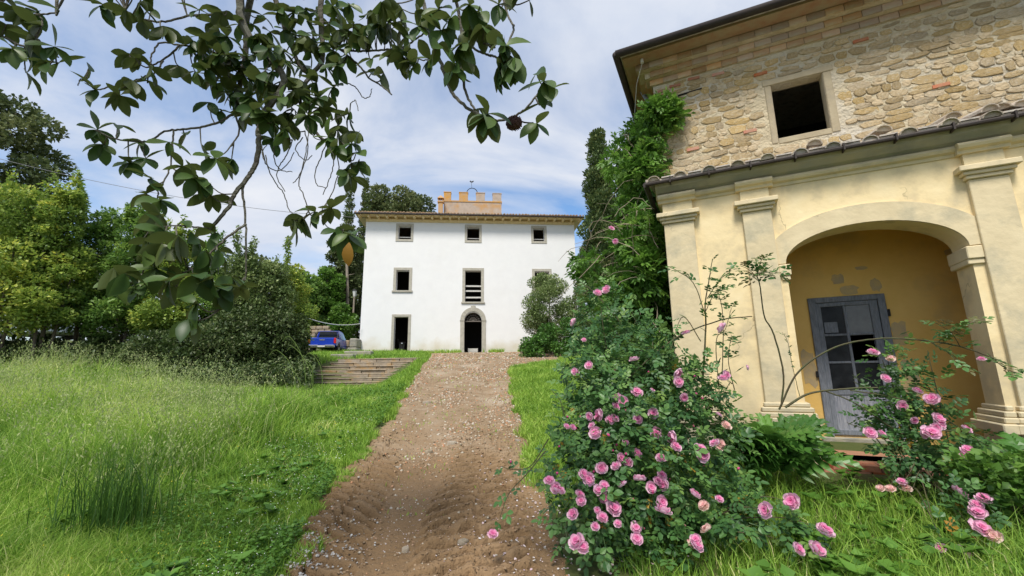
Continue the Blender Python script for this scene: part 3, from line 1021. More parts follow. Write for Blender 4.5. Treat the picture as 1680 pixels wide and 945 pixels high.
# the tall rear wall (rubble above, plaster inside the portico)
WX0, WX1, WZ = -1.85, 9.0, 7.62
m = MB()
m.wall(rect(WX0, WX1, -.2, WZ), [rect(.26, 1.07, 5.86, 6.96), rect(.40, 1.30, .62, 2.76)], D, D + .22)
m.box(WX0, WX0 + .5, D + .221, 9, -.2, WZ); m.box(WX1 - .5, WX1, D + .501, 9, -.2, WZ); m.box(WX0 + .5, WX1 - .5, 8.5, 9, -.2, WZ)
sw = m.build('stone_wall', M['mortar'], house)
m = MB()
m.wall(rect(-1.35, 3.15, -.2, 4.4), [rect(.33, 1.37, .57, 2.82)], D - .025, D - .003)
m.build('plaster_lining', M['inner_ochre'], house)
m = MB()
m.wall([(-1.352, 3.62), (-1.352, 4.40), (3.152, 4.40), (3.152, 3.62)] + [(.9 + 2.25 * math.cos(math.pi * i / 20), 3.60 + .42 * math.sin(math.pi * i / 20)) for i in range(21)], [], .424, D - .028)
m.build('portico_vault', M['inner_ochre'], house)
for a, b, c, d in ((.72, .90, 3.02, 3.20), (.82, 1.06, 2.84, 2.99), (1.22, 1.36, 2.86, 3.08), (1.38, 1.58, 2.0, 2.36), (1.06, 1.22, 3.24, 3.30), (2.2, 2.45, 3.35, 3.44), (1.40, 1.62, 1.2, 1.75), (.12, .32, 1.35, 1.95)):
    q_ = 16
    vs = []
    for i in range(q_):
        t = 2 * math.pi * i / q_
        k = (abs(math.cos(t)) ** 5 + abs(math.sin(t)) ** 5) ** -.2 * rs.uniform(.78, 1.12)
        vs.append(((a + b) / 2 + (b - a) / 2 * math.cos(t) * k, D - .028, (c + d) / 2 + (d - c) / 2 * math.sin(t) * k))
    m = MB()
    m.add(vs + [(p[0], D - .024, p[2]) for p in vs], [tuple(range(q_)), tuple(range(2 * q_ - 1, q_ - 1, -1))] + [(i, (i + 1) % q_, q_ + (i + 1) % q_, q_ + i) for i in range(q_)])
    m.build('plaster_patch', M['patch'], house)
# dark rooms
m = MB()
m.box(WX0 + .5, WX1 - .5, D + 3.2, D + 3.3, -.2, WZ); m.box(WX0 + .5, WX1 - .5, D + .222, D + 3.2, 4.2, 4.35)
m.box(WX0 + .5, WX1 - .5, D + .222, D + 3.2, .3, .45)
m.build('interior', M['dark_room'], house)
# floor and steps
m = MB(); m.box(-1.34, 3.14, -.04, D - .03, .2, .45)
m.build('portico_floor', M['terracotta'], house)
bk = MB(); bk.box(-.12, .12, -.14, .14, -.036, .036)
bme = bk.mesh('brick', M['red_brick'])
for r_ in range(2):
    for i in range(9):
        put('brick', bme, house, (.06 + i * .25 + (.1 if r_ else 0), -.19, .335 + .076 * r_), (rs.uniform(-.03, .03), rs.uniform(-.02, .02), rs.uniform(-.04, .04)))
for a, b in ((-.1, .85), (.87, 1.7), (1.72, 2.3)):
    m = MB(); m.box(a, b, -.62, -.34, .02, .285)
    m.build('step', M['grey_stone'], house, bevel=.03)
# window surround
m = MB()
m.box(.15, .255, D - .03, D + .12, 5.76, 6.965); m.build('window_jamb', M['win_stone'], house, bevel=.012)
m = MB(); m.box(1.075, 1.20, D - .03, D + .24, 5.76, 6.965); m.build('window_jamb', M['win_stone'], house, bevel=.012)
m = MB(); m.box(.12, 1.24, D - .034, D + .24, 6.968, 7.09); m.build('window_lintel', M['win_stone'], house, bevel=.012)
m = MB(); m.box(.256, 1.074, D - .03, D + .24, 5.74, 5.855); m.build('window_sill', M['win_stone'], house, bevel=.012)


# rubble stones, each one picked out
def stone_mesh(seed):
    r = random.Random(seed)
    n = 9
    ring = []
    for i in range(n):
        a = 2 * math.pi * i / n + r.uniform(-.12, .12)
        c, s = math.cos(a), math.sin(a)
        ex = r.uniform(3.2, 7.0)
        k = (abs(c) ** ex + abs(s) ** ex) ** (-1 / ex) * r.uniform(.82, 1.05)
        ring.append((c * k * .5, s * k * .5))
    vs = [(p[0] * 1.03, .3, p[1] * 1.03) for p in ring] + [(p[0] * .99, -.42, p[1] * .99) for p in ring]
    q = r.uniform(.84, .94)
    vs += [(p[0] * q, -.86 - r.uniform(-.14, .2), p[1] * q) for p in ring]
    vs += [(r.uniform(-.1, .1), -1.05, r.uniform(-.1, .1))]
    fs = []
    for k in (0, n):
        fs += [(k + i, k + (i + 1) % n, k + n + (i + 1) % n, k + n + i) for i in range(n)]
    fs += [(2 * n + i, 2 * n + (i + 1) % n, 3 * n) for i in range(n)]
    m = MB()
    m.add(vs, fs)
    return m.mesh('stone', M['stone'], smooth=False)


gx, gz = np.meshgrid(np.linspace(WX0, WX1, 350), np.linspace(4.9, 7.62, 88))
gy = D - .003 - .024 * np.clip(fbm(gx * 7, gz * 7, 4, 131) - .18, 0, 1) - .010 * fbm(gx * 1.3, gz * 1.3, 2, 133)
gi = np.arange(gx.size).reshape(gx.shape)
gF = np.stack([gi[:-1, :-1], gi[:-1, 1:], gi[1:, 1:], gi[1:, :-1]], -1)
gcx, gcz = (gx[:-1, :-1] + gx[1:, 1:]) / 2, (gz[:-1, :-1] + gz[1:, 1:]) / 2
gF = gF[~((gcx > .20) & (gcx < 1.13) & (gcz > 5.80) & (gcz < 7.02))].reshape(-1, 4)
put('mortar', np_mesh('mortar', np.stack([gx, gy, gz], -1).reshape(-1, 3), gF, M['mortar'], smooth=True), sw)
smes = [stone_mesh(100 + i) for i in range(24)]
z = 4.98
SR = random.Random(5)
stones = []
while z < 7.60:
    hrow = SR.uniform(.085, .175)
    if z + hrow > 7.60: hrow = 7.60 - z
    if hrow < .06: break
    x = -1.83 + SR.uniform(-.02, .03)
    while x < 8.9:
        wd = min(SR.choice((SR.uniform(.10, .18), SR.uniform(.16, .30), SR.uniform(.24, .44))), 3.6 * hrow)
        gap = SR.uniform(.002, .022)
        zc = z + hrow / 2 + .03 * math.sin(x * 2.3 + z * 5) + SR.uniform(-.015, .015)
        if hrow > .15 and SR.random() < .28:              # two thin stones laid one on the other
            k = SR.uniform(.38, .6)
            cand = [(x + wd / 2, zc - hrow / 2 + hrow * k / 2, wd, hrow * k * .97), (x + wd / 2 + SR.uniform(-.03, .03), zc + hrow / 2 - hrow * (1 - k) / 2, wd * SR.uniform(.7, 1), hrow * (1 - k) * .95)]
        else:
            cand = [(x + wd / 2, zc, wd, hrow * SR.uniform(.82, 1.1))]
        for cx_, cz_, w_, h_ in cand:
            if cz_ + h_ / 2 < 7.61 and not (cx_ + w_ / 2 > .12 and cx_ - w_ / 2 < 1.23 and cz_ + h_ / 2 > 5.735 and cz_ - h_ / 2 < 7.095):
                stones.append((cx_, cz_, w_, h_, SR.choice(smes), (0, SR.uniform(-.13, .13), 0), SR.uniform(.020, .036)))
        x += wd + gap
    z += hrow + SR.uniform(.0, .012)
stones.sort(key=lambda q: -(q[2] * q[3] if q[0] < 4.0 else 0))
for cx_, cz_, w_, h_, me_, r_, t_ in stones[:299]:
    put('stone', me_, sw, (cx_, D, cz_), r_, (w_ * 1.10, t_, h_ * 1.12))
small_ = MB()
for cx_, cz_, w_, h_, me_, r_, t_ in stones[299:]:
    mt_ = Matrix.Rotation(r_[1], 3, 'Y')
    vs_ = []
    for v_ in me_.vertices:
        q_ = mt_ @ Vector((v_.co.x * w_ * 1.1, v_.co.y * t_, v_.co.z * h_ * 1.12))
        vs_.append((q_.x + cx_, q_.y + D, q_.z + cz_))
    small_.add(vs_, [tuple(p_.vertices) for p_ in me_.polygons])
small_.build('small_stones', M['stone'], sw)['kind'] = 'stuff'
# scattered brick pieces in the rubble
bs = MB(); bs.box(-.11, .11, -.03, .02, -.028, .028)
bsm = bs.mesh('brick', M['red_brick'])
for x, z in ((-1.66, 7.46), (-1.64, 7.36), (-1.42, 7.50), (.12, 7.26), (-.18, 6.12), (-1.05, 7.55), (1.7, 7.4), (-.6, 7.5), (2.6, 6.2), (-1.2, 6.0)):
    put('brick', bsm, sw, (x, D - .012, z), (0, SR.uniform(-.06, .06), 0))
m = MB()
m.tube([(-1.83, D - .03, 7.19), (-1.4, D - .035, 7.21), (-1.37, D - .03, 7.25), (-.92, D - .03, 7.28)], [.014, .018, .02, .014], 5)
m.build('iron_tie', M['iron'], house)
# stepped brick cornice
cb = MB(); cb.box(-.135, .135, 0, .3, -.062, .062)
cme = cb.mesh('brick', M['brick'])
for k, (yo, zc) in enumerate(((.06, 7.69), (.17, 7.825), (.30, 7.96))):
    n = 39
    for i in range(n):
        put('brick', cme, house, (WX0 - yo + .135 + i * .279 + (0.14 if k == 1 else 0), D - yo, zc), (SR.uniform(-.02, .02), SR.uniform(-.015, .015), SR.uniform(-.012, .012)))
    m = MB(); m.box(WX0 - yo, WX0 - .002, D + .01 - (yo - .06) * .0 + .3 - yo, 9, zc - .066, zc + .066)
    m.build('side_cornice', M['brick'], house)
    m = MB(); m.box(WX0 - yo + .03, WX1, D - yo + .025, D + .2, zc - .068, zc + .068)
    m.build('cornice_bed', M['mortar'], house)
m = MB()
m.box(WX0 - .52, WX1 + .4, D - .60, D + .6, 8.035, 8.085); m.box(WX0 - .52, WX0 + .5, D + .6, 9.4, 8.035, 8.085)
m.build('eave_boards', M['brick'], house)
m = MB()
m.add([(WX0 - .6, D - .7, 8.09), (WX1 + .6, D - .7, 8.09), (WX1 + .6, 9.5, 8.09), (WX0 - .6, 9.5, 8.09), (WX0 + 3.4, 5.2, 9.3), (WX1 - 3.4, 5.2, 9.3)],
      [(0, 1, 5, 4), (1, 2, 5), (2, 3, 4, 5), (3, 0, 4), (3, 2, 1, 0)])
m.build('roof', M['old_tile'], house)
m = MB()
m.tube([(WX0 - .62, D - .74, 8.10), (WX1 + .6, D - .74, 8.10)], .075, 10)
m.tube([(WX0 - .62, D - .74, 8.10), (WX0 - .62, 9.5, 8.10)], .075, 10)
m.build('gutter', M['gutter'], house, smooth=True)
m = MB()
m.box(WX0 - .42, WX0 - .1, D - .62, D - .2, 8.16, 8.24, Matrix.Rotation(.2, 3, 'Y'))
m.build('ridge_tile', M['old_tile'], house)
m = MB(); m.tube([(WX0 - .14, D - .46, 8.02), (WX0 - .14, D - .46, 7.93)], [.03, .035], 8)
m.tube([(WX0 - .14, D - .46, 7.93), (WX0 - .3, D - .3, 7.6), (WX0 - .5, D + .3, 7.0)], .006, 4)
m.build('wire_insulator', M['weathered_board'], house)
m = MB(); m.tube([(WX0 - .3, D + .6, 8.0), (WX0 - .12, D + .62, 7.6), (WX0 - .12, D + .62, .3)], .05, 8)
m.build('downpipe', mat('downpipe_zinc', (.30, .33, .36), .5, metal=.5), house, smooth=True)

# door
m = MB()
for a, b, c, d in ((.33, .43, .57, 2.82), (1.27, 1.37, .57, 2.82), (.43, 1.27, 2.73, 2.82)):
    m.box(a, b, D - .06, D + .04, c, d)
door = m.build('door', M['door_wood'], house, bevel=.008)
m = MB()
m.box(.432, .50, D - .035, D + .015, .60, 2.728); m.box(1.16, 1.268, D - .035, D + .015, .60, 2.728)
m.box(.50, 1.16, D - .035, D + .015, .60, .68); m.box(.50, 1.16, D - .035, D + .015, 2.66, 2.728)
m.box(.50, 1.16, D - .033, D + .013, 1.22, 1.30); m.box(.805, .845, D - .03, D + .01, 1.30, 2.66)
m.box(.50, .805, D - .03, D + .01, 1.72, 1.755); m.box(.845, 1.16, D - .03, D + .01, 1.72, 1.755)
m.box(.50, .805, D - .03, D + .01, 2.17, 2.205); m.box(.845, 1.16, D - .03, D + .01, 2.17, 2.205)
m.build('sash', M['door_wood'], door, bevel=.006)
m = MB(); m.box(.50, 1.16, D - .02, D + .008, .68, 1.22); m.build('panel', M['door_panel'], door, label='pale weathered lower panel')
for a, b, c, d in ((.50, .805, 1.30, 1.72), (.845, 1.16, 1.30, 1.72), (.50, .805, 1.755, 2.17), (.50, .805, 2.205, 2.66), (.845, 1.16, 2.205, 2.66)):
    m = MB(); m.box(a, b, D - .012, D - .006, c, d)
    m.build('pane', M['glass_pale'] if (a > .8 and c > 2.2) else M['glass'], door, label='pane with a pale reflection in its colour' if (a > .8 and c > 2.2) else None)
m = MB(); m.box(.52, .70, D - .020, D - .0125, 2.225, 2.40); m.box(.545, .56, D - .026, D - .0205, 2.36, 2.375); m.box(.66, .675, D - .026, D - .0205, 2.36, 2.375)
m.tube([(.61, D - .03, 2.27), (.61, D - .018, 2.27)], .028, 10)
m.build('lock_plate', M['door_wood'], door)
m = MB(); m.box(1.37, 1.40, D - .07, D - .02, 2.45, 2.56); m.box(.30, .33, D - .07, D - .02, 1.5, 1.6); m.build('hinge', M['iron'], door)
m = MB(); m.box(.25, 1.45, D - .10, D + .05, .47, .565); m.build('door_sill', M['grey_stone'], house, bevel=.015)

# ------------------------------------------------------------------ stone stairs at the left of the track
def w_at(u, v, y): return at(u, v, y)


st = thing('stone_stairs', 'wide worn stone stairs with orange lichen beside the grassy bank', 'stairs', (-7.6, 20.0, .9))
SRS = random.Random(8)
NST = 8
for i in range(NST):
    y0 = 20.0 + i * .34
    z0, z1 = .92 + i * .19, .92 + (i + 1) * .19
    xa = -10.6 + i * .22
    xb = -5.0 + (i > 5) * .2
    x = xa
    while x < xb - .2:
        wd = min(SRS.uniform(.7, 1.35), xb - x)
        m = MB()
        e = SRS.uniform(-.025, .025)
        m.box(x, x + wd - .015, y0 + e, y0 + .42, z0 - .05 - .01, z1 - .06)
        o = m.build('block', M['stair_stone'], st, off=(-7.6, 20.0, .9), bevel=.022)
        x += wd
    x = xa - .06
    while x < xb - .2:
        wd = min(SRS.uniform(1.1, 2.0), xb + .04 - x)
        m = MB()
        m.box(x, x + wd - .012, y0 - .016 + SRS.uniform(-.014, .014), y0 + .45, z1 - .058, z1 + SRS.uniform(-.014, .010))
        o = m.build('tread', M['stair_stone'], st, off=(-7.6, 20.0, .9), bevel=.018)
        x += wd
for (xa, xb, y, z, lab) in ((-10.0, -8.75, 23.6, 2.62, 'long grey stone block at the top left of the stairs'), (-9.9, -8.3, 25.2, 2.86, 'flat stone block lying behind the stair head below the pickup')):
    m = MB()
    m.box(xa, xb, y, y + .5, z - .5, z + .12)
    tag(m.build('stone_block', M['grey_stone'], bevel=.04), lab, 'stone block')
RW = thing('low_wall', 'rough low stone wall end between the blue pickup and the villa corner', 'wall', (-13.3, 34.0, 3.2)); RW['kind'] = 'thing'
for k, (a, b, z0, z1) in enumerate(((-13.9, -13.15, 3.0, 3.75), (-13.13, -12.35, 3.0, 3.72), (-13.8, -13.0, 3.77, 4.3), (-12.98, -12.4, 3.74, 4.45))):
    m = MB(); m.box(a, b, 33.9 + .05 * k, 35.2, z0, z1)
    m.build('stone', M['grey_stone'] if k % 2 else M['stair_stone'], RW, off=(-13.3, 34.0, 3.2), bevel=.07)
RW = thing('ruined_wall', 'crumbling brick wall behind the tailgate of the blue pickup', 'wall', (-17.0, 37.0, 3.6)); RW['kind'] = 'thing'
for r_ in range(7):
    for i in range(5 - (r_ > 4)):
        m = MB(); x = -18.2 + i * .56 + (.2 if r_ % 2 else 0)
        m.box(x, x + .53, 37, 37.5, 3.6 + r_ * .32, 3.88 + r_ * .32)
        m.build('block', M['stair_stone'], RW, off=(-17.0, 37.0, 3.6), bevel=.04)


# ------------------------------------------------------------------ blue pickup
def wheel(parent, x, y, z, r=.38, w=.25):
    m = MB()
    pr = [(r * .62, -w / 2), (r * .93, -w / 2), (r, -w / 2 + .04), (r, w / 2 - .04), (r * .93, w / 2), (r * .62, w / 2)]
    vs = []
    m.lathe(pr, 22)
    m.v = [(p[2] + x, p[1] + y, p[0] + z) for p in m.v]
    t = m.build('wheel', M['tyre'], parent, smooth=False)
    m = MB()
    m.lathe([(r * .12, -w / 2 - .012), (r * .60, -w / 2 + .02), (r * .615, w / 2 - .02), (r * .12, w / 2 + .012)], 16)
    m.v = [(p[2] + x, p[1] + y, p[0] + z) for p in m.v]
    m.build('rim', M['rim'], t)


def loft(m, secs):
    """sections: list of (y, [(x, z)...]) joined along y"""
    n = len(secs[0][1])
    vs = [(p[0], y, p[1]) for y, s in secs for p in s]
    fs = []
    for i in range(len(secs) - 1):
        for k in range(n):
            fs.append((i * n + k, i * n + (k + 1) % n, (i + 1) * n + (k + 1) % n, (i + 1) * n + k))
    fs.append(tuple(reversed(range(n))))
    fs.append(tuple((len(secs) - 1) * n + k for k in range(n)))
    m.add(vs, fs)


def body_sec(hw, zb, zt, c=.10):
    return [(-hw + c, zb), (hw - c, zb), (hw, zb + c), (hw + .01, (zb + zt) / 2), (hw - .03, zt - c * .6), (hw - c, zt), (-hw + c, zt), (-hw + .03, zt - c * .6), (-hw - .01, (zb + zt) / 2), (-hw, zb + c)]


PY = 30.3
tp = at(527, 580, PY)
tzg = float(ground_h(tp[0], PY + 1)) + .02
truck = thing('pickup_truck', 'blue double cab pickup parked on the lawn beside the villa', 'pickup truck', (tp[0], PY, tzg), math.radians(10))
m = MB()
loft(m, [(0, body_sec(.88, .52, 1.08)), (.15, body_sec(.92, .48, 1.13)), (1.6, body_sec(.93, .45, 1.13)), (4.1, body_sec(.93, .42, 1.12)), (4.9, body_sec(.90, .42, 1.05)), (5.25, body_sec(.80, .48, .92))])
body = m.build('body', M['blue_paint'], truck)
m = MB()
loft(m, [(1.62, [(-.84, 1.12), (.84, 1.12), (.76, 1.45), (.66, 1.72), (-.66, 1.72), (-.76, 1.45)]), (1.9, [(-.85, 1.12), (.85, 1.12), (.77, 1.5), (.68, 1.78), (-.68, 1.78), (-.77, 1.5)]),
         (3.3, [(-.85, 1.12), (.85, 1.12), (.76, 1.5), (.66, 1.76), (-.66, 1.76), (-.76, 1.5)]), (4.2, [(-.84, 1.1), (.84, 1.1), (.83, 1.12), (.78, 1.13), (-.78, 1.13), (-.83, 1.12)])])
cab = m.build('cab', M['blue_paint'], truck)
m = MB(); m.add([(-.68, 1.60, 1.2), (.68, 1.60, 1.2), (.60, 1.615, 1.64), (-.60, 1.615, 1.64), (-.68, 1.63, 1.2), (.68, 1.63, 1.2), (.60, 1.645, 1.64), (-.60, 1.645, 1.64)], [(0, 1, 2, 3), (7, 6, 5, 4), (0, 4, 5, 1), (1, 5, 6, 2), (2, 6, 7, 3), (3, 7, 4, 0)])
m.build('rear_window', M['dark_glass'], cab)
for s in (-1, 1):
    for y0, y1, y2, y3 in ((1.85, 2.68, 2.68, 1.98), (2.74, 3.85, 3.35, 2.74)):
        m = MB()
        vs = [(s * .848, y0, 1.16), (s * .848, y1, 1.16), (s * .705, y2, 1.66), (s * .705, y3, 1.66)]
        m.add(vs + [(p[0] + s * .012, p[1], p[2]) for p in vs], [(0, 1, 2, 3), (7, 6, 5, 4), (0, 4, 5, 1), (1, 5, 6, 2), (2, 6, 7, 3), (3, 7, 4, 0)])
        m.build('side_window', M['dark_glass'], cab)
m = MB(); m.box(-.78, .78, -.035, .03, .60, 1.10); tg = m.build('tailgate', M['blue_paint'], truck, bevel=.03)
m = MB(); m.box(-.18, .18, -.06, -.034, .93, 1.0); m.build('handle', M['chrome'], tg, bevel=.01)
m = MB(); m.box(-.86, -.22, -.20, .02, .42, .60); m.box(.22, .86, -.20, .02, .42, .60); m.box(-.22, .22, -.17, .02, .44, .57)
m.build('bumper', M['chrome'], truck, bevel=.03)
m = MB(); m.box(-.24, .24, -.19, -.172, .45, .56); m.build('number_plate', M['weathered_board'], truck)
for s in (-1, 1):
    m = MB(); m.box(s * .86 - .075, s * .86 + .075, -.03, .14, .72, 1.10); m.build('tail_light', M['red_lamp'], truck, bevel=.02)
    for y in (1.05, 4.25): wheel(truck, s * .82, y, .38)
    m = MB(); m.lathe([(.0, -.02), (.44, -.02), (.44, .02), (0, .02)], 18); m.v = [(s * .925 + p[2], 1.05 + p[1], .42 + p[0]) for p in m.v]; m.build('wheel_arch', M['black_plastic'], truck)
m = MB()
m.tube([(-.84, 1.4, 1.12), (-.70, 1.45, 1.66), (.70, 1.45, 1.66), (.84, 1.4, 1.12)], .045, 6); m.tube([(-.84, .9, 1.12), (-.72, 1.42, 1.6)], .035, 6); m.tube([(.84, .9, 1.12), (.72, 1.42, 1.6)], .035, 6)
m.build('roll_bar', M['black_plastic'], truck)


# cars seen through the hedge
def car(label, loc, rz, paint):
    c = thing('parked_car', label, 'car', loc, rz, 'cars parked behind the hedge')
    m = MB()
    loft(m, [(0, body_sec(.78, .35, .82)), (.3, body_sec(.86, .25, .95)), (2.2, body_sec(.88, .22, .95)), (3.6, body_sec(.86, .22, .90)), (4.2, body_sec(.76, .3, .70))])
    b = m.build('body', paint, c)
    m = MB()
    loft(m, [(.25, [(-.74, .93), (.74, .93), (.72, .98), (.68, 1.0), (-.68, 1.0), (-.72, .98)]), (.9, [(-.78, .93), (.78, .93), (.68, 1.3), (.60, 1.42), (-.60, 1.42), (-.68, 1.3)]),
             (2.2, [(-.78, .93), (.78, .93), (.68, 1.32), (.60, 1.44), (-.60, 1.44), (-.68, 1.32)]), (3.1, [(-.78, .93), (.78, .93), (.76, .95), (.72, .97), (-.72, .97), (-.76, .95)])])
    m.build('cabin_glass', M['dark_glass'], c)
    m = MB(); m.box(-.6, .6, .85, 2.3, 1.425, 1.46); m.build('roof', paint, c, bevel=.02)
    for s in (-1, 1):
        for y in (.75, 3.4): wheel(c, s * .78, y, .31, .31, .2)


for lab, (u, y), rz, pt in (('pale blue silver car glimpsed between the dark trunks of the hedge', (105, 23.5), 1.35, M['silver_paint']), ('white car mostly hidden further right behind the hedge', (175, 25.5), 1.5, M['white_paint'])):
    p = at(u, 545, y)
    car(lab, (p[0], y, max(float(ground_h(p[0], y)), p[2] - .35)), rz, pt)

# scooter in the left doorway, low crate inside the middle door
sp = at(656, 576, 35.35)
sc = thing('scooter', 'black motor scooter parked just inside the left ground floor doorway', 'scooter', (sp[0], 35.9, 3.22), .25)
for y in (0, 1.2): wheel(sc, 0, y, .24, .24, .12)
m = MB(); loft(m, [(.25, [(-.1, .3), (.1, .3), (.14, .5), (.1, .62), (-.1, .62), (-.14, .5)]), (.5, [(-.17, .22), (.17, .22), (.2, .5), (.14, .72), (-.14, .72), (-.2, .5)]), (1.2, [(-.15, .35), (.15, .35), (.19, .55), (.12, .74), (-.12, .74), (-.19, .55)]), (1.45, [(-.05, .5), (.05, .5), (.08, .6), (.05, .66), (-.05, .66), (-.08, .6)])]); m.build('body', M['black_plastic'], sc)
m = MB(); m.box(-.14, .14, .55, 1.3, .745, .82); m.build('seat', M['black_plastic'], sc, bevel=.03)
m = MB(); m.add([(-.2, .12, .3), (.2, .12, .3), (.22, 0.0, .9), (-.22, 0.0, .9), (-.2, .16, .3), (.2, .16, .3), (.22, .05, .9), (-.22, .05, .9)], [(0, 1, 2, 3), (7, 6, 5, 4), (0, 4, 5, 1), (1, 5, 6, 2), (2, 6, 7, 3), (3, 7, 4, 0)]); m.tube([(0, 0, .24), (0, .05, .95)], .03, 6); m.build('leg_shield', M['black_plastic'], sc)
m = MB(); m.tube([(-.33, .12, 1.0), (-.1, .03, .98), (.1, .03, .98), (.33, .12, 1.0)], .02, 6); m.tube([(-.2, .05, 1.0), (-.3, .0, 1.18)], .012, 5); m.lathe([(.02, 0), (.06, .02), (.06, .05), (.02, .07)], 8, (-.3, 0, 1.16)); m.build('handlebar', M['iron'], sc)
m = MB(); m.box(-.07, .07, -.06, .02, .86, .96); m.build('headlight', M['chrome'], sc, bevel=.02)
cp = at(776, 577, 36.6)
cr = thing('crate', 'small pale crate on the floor just inside the arched doorway', 'crate', (-3.42, 36.9, 3.23), .09)
for i in range(3):
    m = MB(); m.box(-.42, .42, 0, .03, .06 + i * .14, .17 + i * .14); m.build('slat', M['weathered_board'], cr)
    m = MB(); m.box(-.42, .42, .47, .5, .06 + i * .14, .17 + i * .14); m.build('slat', M['weathered_board'], cr)
m = MB()
for s in (-.42, .38):
    for y in (.031, .43): m.box(s, s + .04, y, y + .04, 0, .48)
m.box(-.40, .40, .031, .469, .02, .055)
m.build('crate_frame', M['weathered_board'], cr)


# ------------------------------------------------------------------ cables
def cable(name, label, a, b, sag, r, m_):
    pts = []
    for i in range(25):
        t = i / 24
        p = np.array(a) * (1 - t) + np.array(b) * t
        p[2] -= sag * 4 * t * (1 - t)
        pts.append(p)
    mb = MB(); mb.tube(pts, r, 5)
    return tag(mb.build(name, m_), label, 'cable')


cable('overhead_cable', 'thin overhead cable crossing the sky above the left trees', at(-60, 245, 26), (-12.4, 35.3, 15.0), .9, .018, M['cable'])
cable('hanging_cable', 'pale cable sagging between the hedge and the villa corner above the pickup', at(488, 515, 31), at(592, 531, 34.9), .38, .03, M['cable_pale'])

# ------------------------------------------------------------------ trees


def crown_leaves(clumps, n, size, base=LEAF2, flat=.75, updir=.25, tint_by=.35, droop=0.0):
    """leaves spread through a set of clumps (centre, radius)"""
    C = np.array([c for c, r in clumps]); R = np.array([r for c, r in clumps])
    w = R ** 2.0; w = w / w.sum()
    k = rng.choice(len(C), n, p=w)
    d = unit_rand(n)
    rad = R[k] * (.35 + .65 * rng.random(n) ** .6)
    pos = C[k] + d * rad[:, None] * np.array([1, 1, flat])
    ld = norm(d * .7 + unit_rand(n) * .8 + np.array([0, 0, updir - droop]))
    up = norm(unit_rand(n) * .7 + np.array([0, 0, 1.0]))
    ct = rng.random(len(C))
    tint = np.clip(ct[k] * tint_by + rng.random(n) ** 1.6 * (1 - tint_by), 0, 1)
    return cloud(base, pos, frames(ld, up), size * (.6 + .8 * rng.random(n)), tint)


def make_tree(name, label, cat, base, height, rx, ry, crown_lo, n, size, lm, bark, group=None, trunk_r=.14, nclump=26, shape='round', stems=1, **kw):
    return _tree(name, label, cat, base, height, rx, ry, crown_lo, n, size, lm, bark, group, trunk_r, nclump, shape, stems, **kw)


def _tree(name, label, cat, base, height, rx, ry, crown_lo, n, size, lm, bark, group=None, trunk_r=.14, nclump=26, shape='round', stems=1, leaf=LEAF2, lean=(0, 0), clump_r=.34, tint_by=.35, updir=.25, limbs=True, ragged=.25):
    t = thing(name, label, cat, tuple(base), 0, group)
    cl = []
    H = height
    z0 = crown_lo * H
    for i in range(nclump):
        f = (i + .5) / nclump
        zz = z0 + (H - z0) * f
        if shape == 'round': pr = math.sqrt(max(0, 1 - (2 * f - 1) ** 2)) * .9 + .1
        elif shape == 'upright': pr = (1 - f) ** .55 * .95 + .12
        elif shape == 'spindle': pr = min(1, (f + .12) * 3.2) * (1 - f) ** .85 + .05
        elif shape == 'umbrella': pr = .35 + .65 * min(1, f * 1.6) * (1 if f < .75 else .75)
        else: pr = 1.0
        a = i * 2.399 + random.uniform(-.5, .5)
        q = random.uniform(.35, 1.0 - clump_r * .8) if shape != 'spindle' else random.uniform(.3, .80)
        cr_ = clump_r * (rx + ry) / 2 * random.uniform(.65, 1.2) * (.45 + .55 * pr)
        zz += random.uniform(-1, 1) * ragged * (H - z0) / nclump * 3
        cr_ = cr_ * (1.0 if shape != 'spindle' else .8)
        cl.append((np.array([lean[0] * f + math.cos(a) * rx * pr * q, lean[1] * f + math.sin(a) * ry * pr * q, zz]), cr_))
    m = MB()
    top = z0 + (H - z0) * .85
    pts = [(random.uniform(-.06, .06) + lean[0] * max(0, (s * top - z0) / (H - z0)), random.uniform(-.06, .06), s * top - (.25 if s == 0 else 0)) for s in (0, .15, .35, .6, .8, 1.0)]
    m.tube(pts, [trunk_r * 1.25, trunk_r, trunk_r * .85, trunk_r * .6, trunk_r * .4, trunk_r * .15], 7)
    for k in range(stems - 1):
        a = k * 2.1 + random.random(); q = Vector((math.cos(a), math.sin(a), 0))
        m.tube([q * .12 + Vector((0, 0, -.25)), q * (.25 + .1 * random.random()) + Vector((0, 0, top * .35)), q * rx * .4 + Vector((0, 0, top * .75))], [trunk_r, trunk_r * .75, trunk_r * .2], 6)
    if limbs:
        for c, r in cl[::2]:
            z_s = max(z0 * .7, c[2] - random.uniform(.5, 1.2) * math.hypot(c[0], c[1]) * .7)
            z_s = min(z_s, top * .9)
            f = min(1, z_s / top)
            s = Vector((lean[0] * max(0, (z_s - z0) / (H - z0)), 0, z_s))
            e = Vector(c)
            md = (s + e) / 2 + Vector((0, 0, .12 * (e - s).length))
            m.tube([s, md, e], [trunk_r * .42 * (1.1 - f * .7), trunk_r * .25, trunk_r * .08], 5, False)
    m.build('trunk', bark, t)
    if shape == 'upright':
        for k in range(26 if base[0] < -12 else 9):             # leading shoots that stand out of the outline
            c, r = cl[random.randrange(len(cl) // 3, len(cl))]
            for j in range(4): cl.append((c + np.array([random.uniform(-.08, .08), random.uniform(-.08, .08), r * .7 + .15 * j]) + np.array([c[0] * .12, c[1] * .12, 0]), .13 - .02 * j))
    V, F, T = crown_leaves(cl, n, size, leaf, tint_by=tint_by, updir=updir)
    put('crown', np_mesh('crown', V, F, lm, {'tint': T}), t)
    return t


